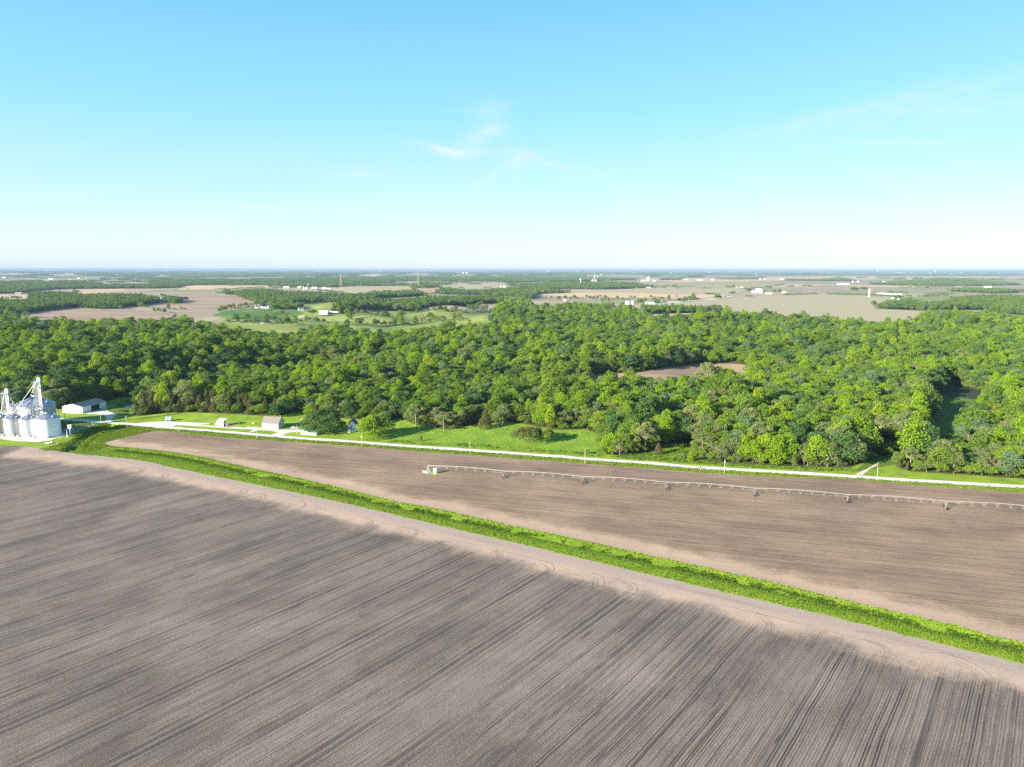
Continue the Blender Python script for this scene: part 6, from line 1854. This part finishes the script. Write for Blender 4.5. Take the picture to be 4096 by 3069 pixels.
# lattice mast, painted red and white
x, y = P(1365, 1171)
e = thing('lattice_mast', 'red and white lattice pylon rising above the left tree belts', 'pylon', g3(x, y), .3)
zt, wb, wt = 92.0, 8.5, 1.6
for k in range(7):
    m = MB(); z0, z1 = zt * k / 7, zt * (k + 1) / 7; a0 = wb + (wt - wb) * (z0 / zt) ** .7; a1 = wb + (wt - wb) * (z1 / zt) ** .7
    cs = [(-1, -1), (1, -1), (1, 1), (-1, 1)]
    for j in range(4):
        c, d = cs[j], cs[(j + 1) % 4]
        m.bar((c[0] * a0, c[1] * a0, z0), (c[0] * a1, c[1] * a1, z1), .30, n=4)
        m.bar((c[0] * a0, c[1] * a0, z0), (d[0] * a1, d[1] * a1, z1), .17, n=4); m.bar((d[0] * a0, d[1] * a0, z0), (c[0] * a1, c[1] * a1, z1), .17, n=4)
        m.bar((c[0] * a1, c[1] * a1, z1), (d[0] * a1, d[1] * a1, z1), .2, n=4)
    if k == 2: m.box((0, 0, z1), (2.6 * a1, 2.6 * a1, 1.2))
    m.build('mast_section', W['mastred'] if k % 2 == 0 else W['fargrey'], e)
x, y = P(1673, 1151); m = MB(); m.bar((0, 0, -1), (0, 0, 108), 1.0, .6, 5)
for z in (30, 60, 90): m.box((0, 0, z), (2.4, 2.4, .8))
o = m.build('radio_mast', W['lightgreen']); o.location = g3(x, y); tag(o, 'thin pale green radio mast beside the far grove', 'mast')
far_box('farmhouse', 'long grey roofed farmhouse among trees at the far left', 'house', 76, 1176.5, 24, 4.5, 3, 14, 0, 'fargrey', 'farwhite', G)
VIL = [(199, 1119.5, 9), (209, 1119, 7), (256, 1117, 4), (280, 1123, 8), (316, 1115.5, 9), (326, 1116.5, 6), (345, 1120, 4), (350, 1128, 5), (372, 1108.5, 7), (284, 1147, 9), (298, 1149, 7), (355, 1143, 6), (364, 1141, 7), (384, 1141, 5), (375, 1150, 6), (403, 1148, 5), (460, 1152, 7), (104, 1112, 4), (20, 1113, 22), (470, 1102, 8), (402, 1108, 4), (194, 1093.5, 20), (214, 1094, 6), (952, 1096, 14), (1007, 1098, 4), (1107, 1124, 9), (1175, 1104, 5), (1390, 1101, 8), (1521, 1088.5, 6), (1690, 1088, 14), (1703, 1087.5, 10), (1735, 1087, 8), (1840, 1096, 6), (1852, 1095.5, 9), (1866, 1095, 8), (1838, 1101, 4), (1612, 1097, 4), (1970, 1092, 4), (2079, 1089.5, 4), (2095, 1086.5, 4), (2190, 1085.5, 12), (2222, 1085, 14), (2233, 1097.5, 4), (2310, 1091, 6), (2362, 1093.5, 5), (2404, 1101.5, 4)]
nm_ = lambda px: 'left' if px < 600 else 'central'
for k, (px, py, wp) in enumerate(VIL):
    if k % 3 == 2: continue
    far_box('white_building', f"{'white roofed speck of a building among the far left village trees' if px < 600 else 'white building speck in the blue woods under the horizon'}", 'building', px, py, wp * .8, max(4.5, .0012 * P(px, py)[1]), None, None, RNG.uniform(-.3, .3), 'farwhite', 'farwhite', 'building specks in the far left village' if px < 600 else 'building specks under the central horizon', False)
for k in range(26):
    px = RNG.uniform(2450, 4100); py = RNG.choice([RNG.uniform(1088, 1092), RNG.uniform(1091, 1099)])
    if px > 3300: py += 2
    far_box('white_building', 'white building speck of the town on the right horizon', 'building', px, py, RNG.choice([4, 5, 7, 10, 16]), .0009 * P(px, py)[1], None, None, 0, 'farwhite', 'farwhite', 'building specks of the far right town', False)
for px, py, lab in [(3740, 1092, 'far white water tower on the right horizon, wider headed one'), (3510, 1090, 'far white water tower on the right horizon, small one')]:
    x, y = P(px, py); s = y / FPX
    e = thing('water_tower', lab, 'water tower', g3(x, y)); m = MB(); m.lathe((0, 0, 0), [(.8 * s, -1), (.6 * s, 6 * s)], 10); m.build('stem', W['white'], e); m = MB(); m.lathe((0, 0, 0), [(.6 * s, 5.5 * s), (3 * s, 7 * s), (2.6 * s, 9 * s), (0, 9.6 * s)], 14); m.build('tank', W['white'], e)

# ------------------------------------------------------------------ air, sun, sky
hm = MB(); hm.box((0, 56000, 50), (320000, 130000, 180))
hz = bpy.data.materials.new('summer_haze'); hz.use_nodes = True
t = hz.node_tree; t.nodes.clear(); out = t.nodes.new('ShaderNodeOutputMaterial'); pv = t.nodes.new('ShaderNodeVolumePrincipled')
pv.inputs['Color'].default_value = (.30, .43, .61, 1); pv.inputs['Density'].default_value = HAZE_DENSITY; pv.inputs['Anisotropy'].default_value = .0
t.links.new(pv.outputs[0], out.inputs['Volume'])
o = hm.build('haze', hz); tag(o, 'pale blue summer haze over the whole landscape', 'haze', None, 'stuff')

AZ, EL = rad(SUN_AZ), rad(SUN_EL)        # the light travels towards AZ (from +X, anticlockwise)
S = Vector((-math.cos(AZ) * math.cos(EL), -math.sin(AZ) * math.cos(EL), math.sin(EL)))
sd = bpy.data.lights.new('sun', 'SUN'); sd.energy = 5.0; sd.angle = rad(.5); sd.color = (1.0, .90, .74)
so = bpy.data.objects.new('sun', sd); COL.objects.link(so); so.rotation_euler = S.to_track_quat('Z', 'Y').to_euler(); so.location = (-200, -200, 400)
wd = bpy.data.worlds.new('World'); scene.world = wd; wd.use_nodes = True
t = wd.node_tree; t.nodes.clear()
N = t.nodes; Lk = t.links
wo = N.new('ShaderNodeOutputWorld'); bg = N.new('ShaderNodeBackground'); bg.inputs[1].default_value = SKY_STRENGTH
sky = N.new('ShaderNodeTexSky'); sky.sky_type = 'NISHITA'; sky.sun_disc = False; sky.sun_elevation = EL; sky.sun_rotation = math.atan2(S.x, S.y)
sky.altitude = 200; sky.air_density = SKY_AIR; sky.dust_density = SKY_DUST; sky.ozone_density = SKY_OZONE


def wm(op, a, b=0.0, clamp=False):
    n = N.new('ShaderNodeMath'); n.operation = op; n.use_clamp = clamp
    for i, v in ((0, a), (1, b)):
        if isinstance(v, (int, float)): n.inputs[i].default_value = v
        else: Lk.new(v, n.inputs[i])
    return n.outputs[0]


tc = N.new('ShaderNodeTexCoord'); sp = N.new('ShaderNodeSeparateXYZ'); Lk.new(tc.outputs['Generated'], sp.inputs[0])
yy = wm('MAXIMUM', sp.outputs[1], .02)
U = wm('DIVIDE', sp.outputs[0], yy); V_ = wm('DIVIDE', sp.outputs[2], yy)
cb = N.new('ShaderNodeCombineXYZ'); Lk.new(U, cb.inputs[0]); Lk.new(V_, cb.inputs[1])
nz = N.new('ShaderNodeTexNoise'); nz.inputs['Scale'].default_value = 16; nz.inputs['Detail'].default_value = 5; Lk.new(cb.outputs[0], nz.inputs['Vector'])
ns = N.new('ShaderNodeSeparateXYZ'); Lk.new(nz.outputs['Color'], ns.inputs[0])
Uw = wm('ADD', U, wm('MULTIPLY', wm('SUBTRACT', ns.outputs[0], .5), .035)); Vw = wm('ADD', V_, wm('MULTIPLY', wm('SUBTRACT', ns.outputs[1], .5), .03))
vm = N.new('ShaderNodeVectorMath'); vm.operation = 'MULTIPLY'; Lk.new(cb.outputs[0], vm.inputs[0]); vm.inputs[1].default_value = (1, 2.4, 1)
nz2 = N.new('ShaderNodeTexNoise'); nz2.inputs['Scale'].default_value = 30; nz2.inputs['Detail'].default_value = 7; nz2.inputs['Roughness'].default_value = .62; Lk.new(vm.outputs[0], nz2.inputs['Vector'])
wisp = wm('ADD', wm('MULTIPLY', nz2.outputs[0], 2.0), -.42, True)
tot = None
CLOUDS = [(1735, 582, 120, 13, -14, 0.55), (1830, 610, 130, 22, -4, 0.38), (2010, 608, 210, 15, -3, 0.32), (1925, 535, 90, 34, 24, 0.46), (1960, 465, 60, 66, 40, 0.32), (1935, 430, 130, 16, 6, 0.17), (2075, 650, 60, 34, 50, 0.36), (1975, 700, 120, 14, 28, 0.31), (2170, 640, 90, 12, -18, 0.32), (2270, 665, 190, 12, -6, 0.29), (1430, 690, 120, 22, 4, 0.29), (990, 820, 170, 12, 2, 0.36), (760, 900, 330, 34, 0, 0.17),
          (3750, 380, 620, 50, 14, 0.31), (3950, 430, 420, 40, 8, 0.34), (3560, 565, 260, 13, 2, 0.36), (3900, 850, 420, 60, 6, 0.24), (3300, 470, 300, 20, 12, 0.22)]
for px, py, a, b, th, amt in CLOUDS:
    d = raydir(px, py); u0, v0 = d[0] / d[1], d[2] / d[1]
    c, s_ = math.cos(rad(th)), math.sin(rad(th))
    du = wm('SUBTRACT', Uw, u0); dv = wm('SUBTRACT', Vw, v0)
    x1 = wm('DIVIDE', wm('ADD', wm('MULTIPLY', du, c), wm('MULTIPLY', dv, s_)), a / FPX); y1 = wm('DIVIDE', wm('SUBTRACT', wm('MULTIPLY', dv, c), wm('MULTIPLY', du, s_)), b / FPX)
    g = wm('MULTIPLY', wm('POWER', 2.718, wm('MULTIPLY', wm('ADD', wm('MULTIPLY', x1, x1), wm('MULTIPLY', y1, y1)), -1.0)), amt)
    tot = g if tot is None else wm('ADD', tot, g)
cl = wm('MULTIPLY', wm('MULTIPLY', tot, wisp, True), wm('GREATER_THAN', sp.outputs[1], .05), True)
cr = N.new('ShaderNodeValToRGB'); Lk.new(wm('MULTIPLY', sp.outputs[2], 1.0, True), cr.inputs[0])
e = cr.color_ramp
ST = [(0.0, (.71, .85, .97)), (.03, (.72, .89, 1.0)), (.10, (.52, .85, 1.0)), (.20, (.295, .755, 1.0)), (.34, (.175, .575, 1.0)), (.60, (.11, .36, .80)), (1.0, (.07, .22, .55))]
e.elements[0].position = 0.0; e.elements[0].color = ST[0][1] + (1,)
e.elements[1].position = 1.0; e.elements[1].color = ST[-1][1] + (1,)
for ps, c in ST[1:-1]:
    q = e.elements.new(ps); q.color = c + (1,)
vs_ = N.new('ShaderNodeVectorMath'); vs_.operation = 'SCALE'; Lk.new(cr.outputs[0], vs_.inputs[0]); vs_.inputs['Scale'].default_value = SKY_LEVEL / SKY_STRENGTH
hs = N.new('ShaderNodeMix'); hs.data_type = 'RGBA'; hs.inputs[0].default_value = .90; Lk.new(sky.outputs[0], hs.inputs[6]); Lk.new(vs_.outputs[0], hs.inputs[7])
mx = N.new('ShaderNodeMix'); mx.data_type = 'RGBA'; Lk.new(cl, mx.inputs[0]); Lk.new(hs.outputs[2], mx.inputs[6]); mx.inputs[7].default_value = tuple(c * SKY_LEVEL / SKY_STRENGTH for c in (.95, 1.0, 1.0)) + (1,)
Lk.new(mx.outputs[2], bg.inputs[0]); Lk.new(bg.outputs[0], wo.inputs[0])

scene.view_settings.view_transform = 'Standard'; scene.view_settings.look = 'None'; scene.view_settings.gamma = 1.0; scene.view_settings.exposure = EXPOSURE
scene.render.engine = 'CYCLES'
cy = scene.cycles
cy.max_bounces = 6; cy.diffuse_bounces = 3; cy.glossy_bounces = 2; cy.transmission_bounces = 3; cy.volume_bounces = 0; cy.transparent_max_bounces = 6
cy.use_denoising = False
cy.caustics_reflective = False; cy.caustics_refractive = False
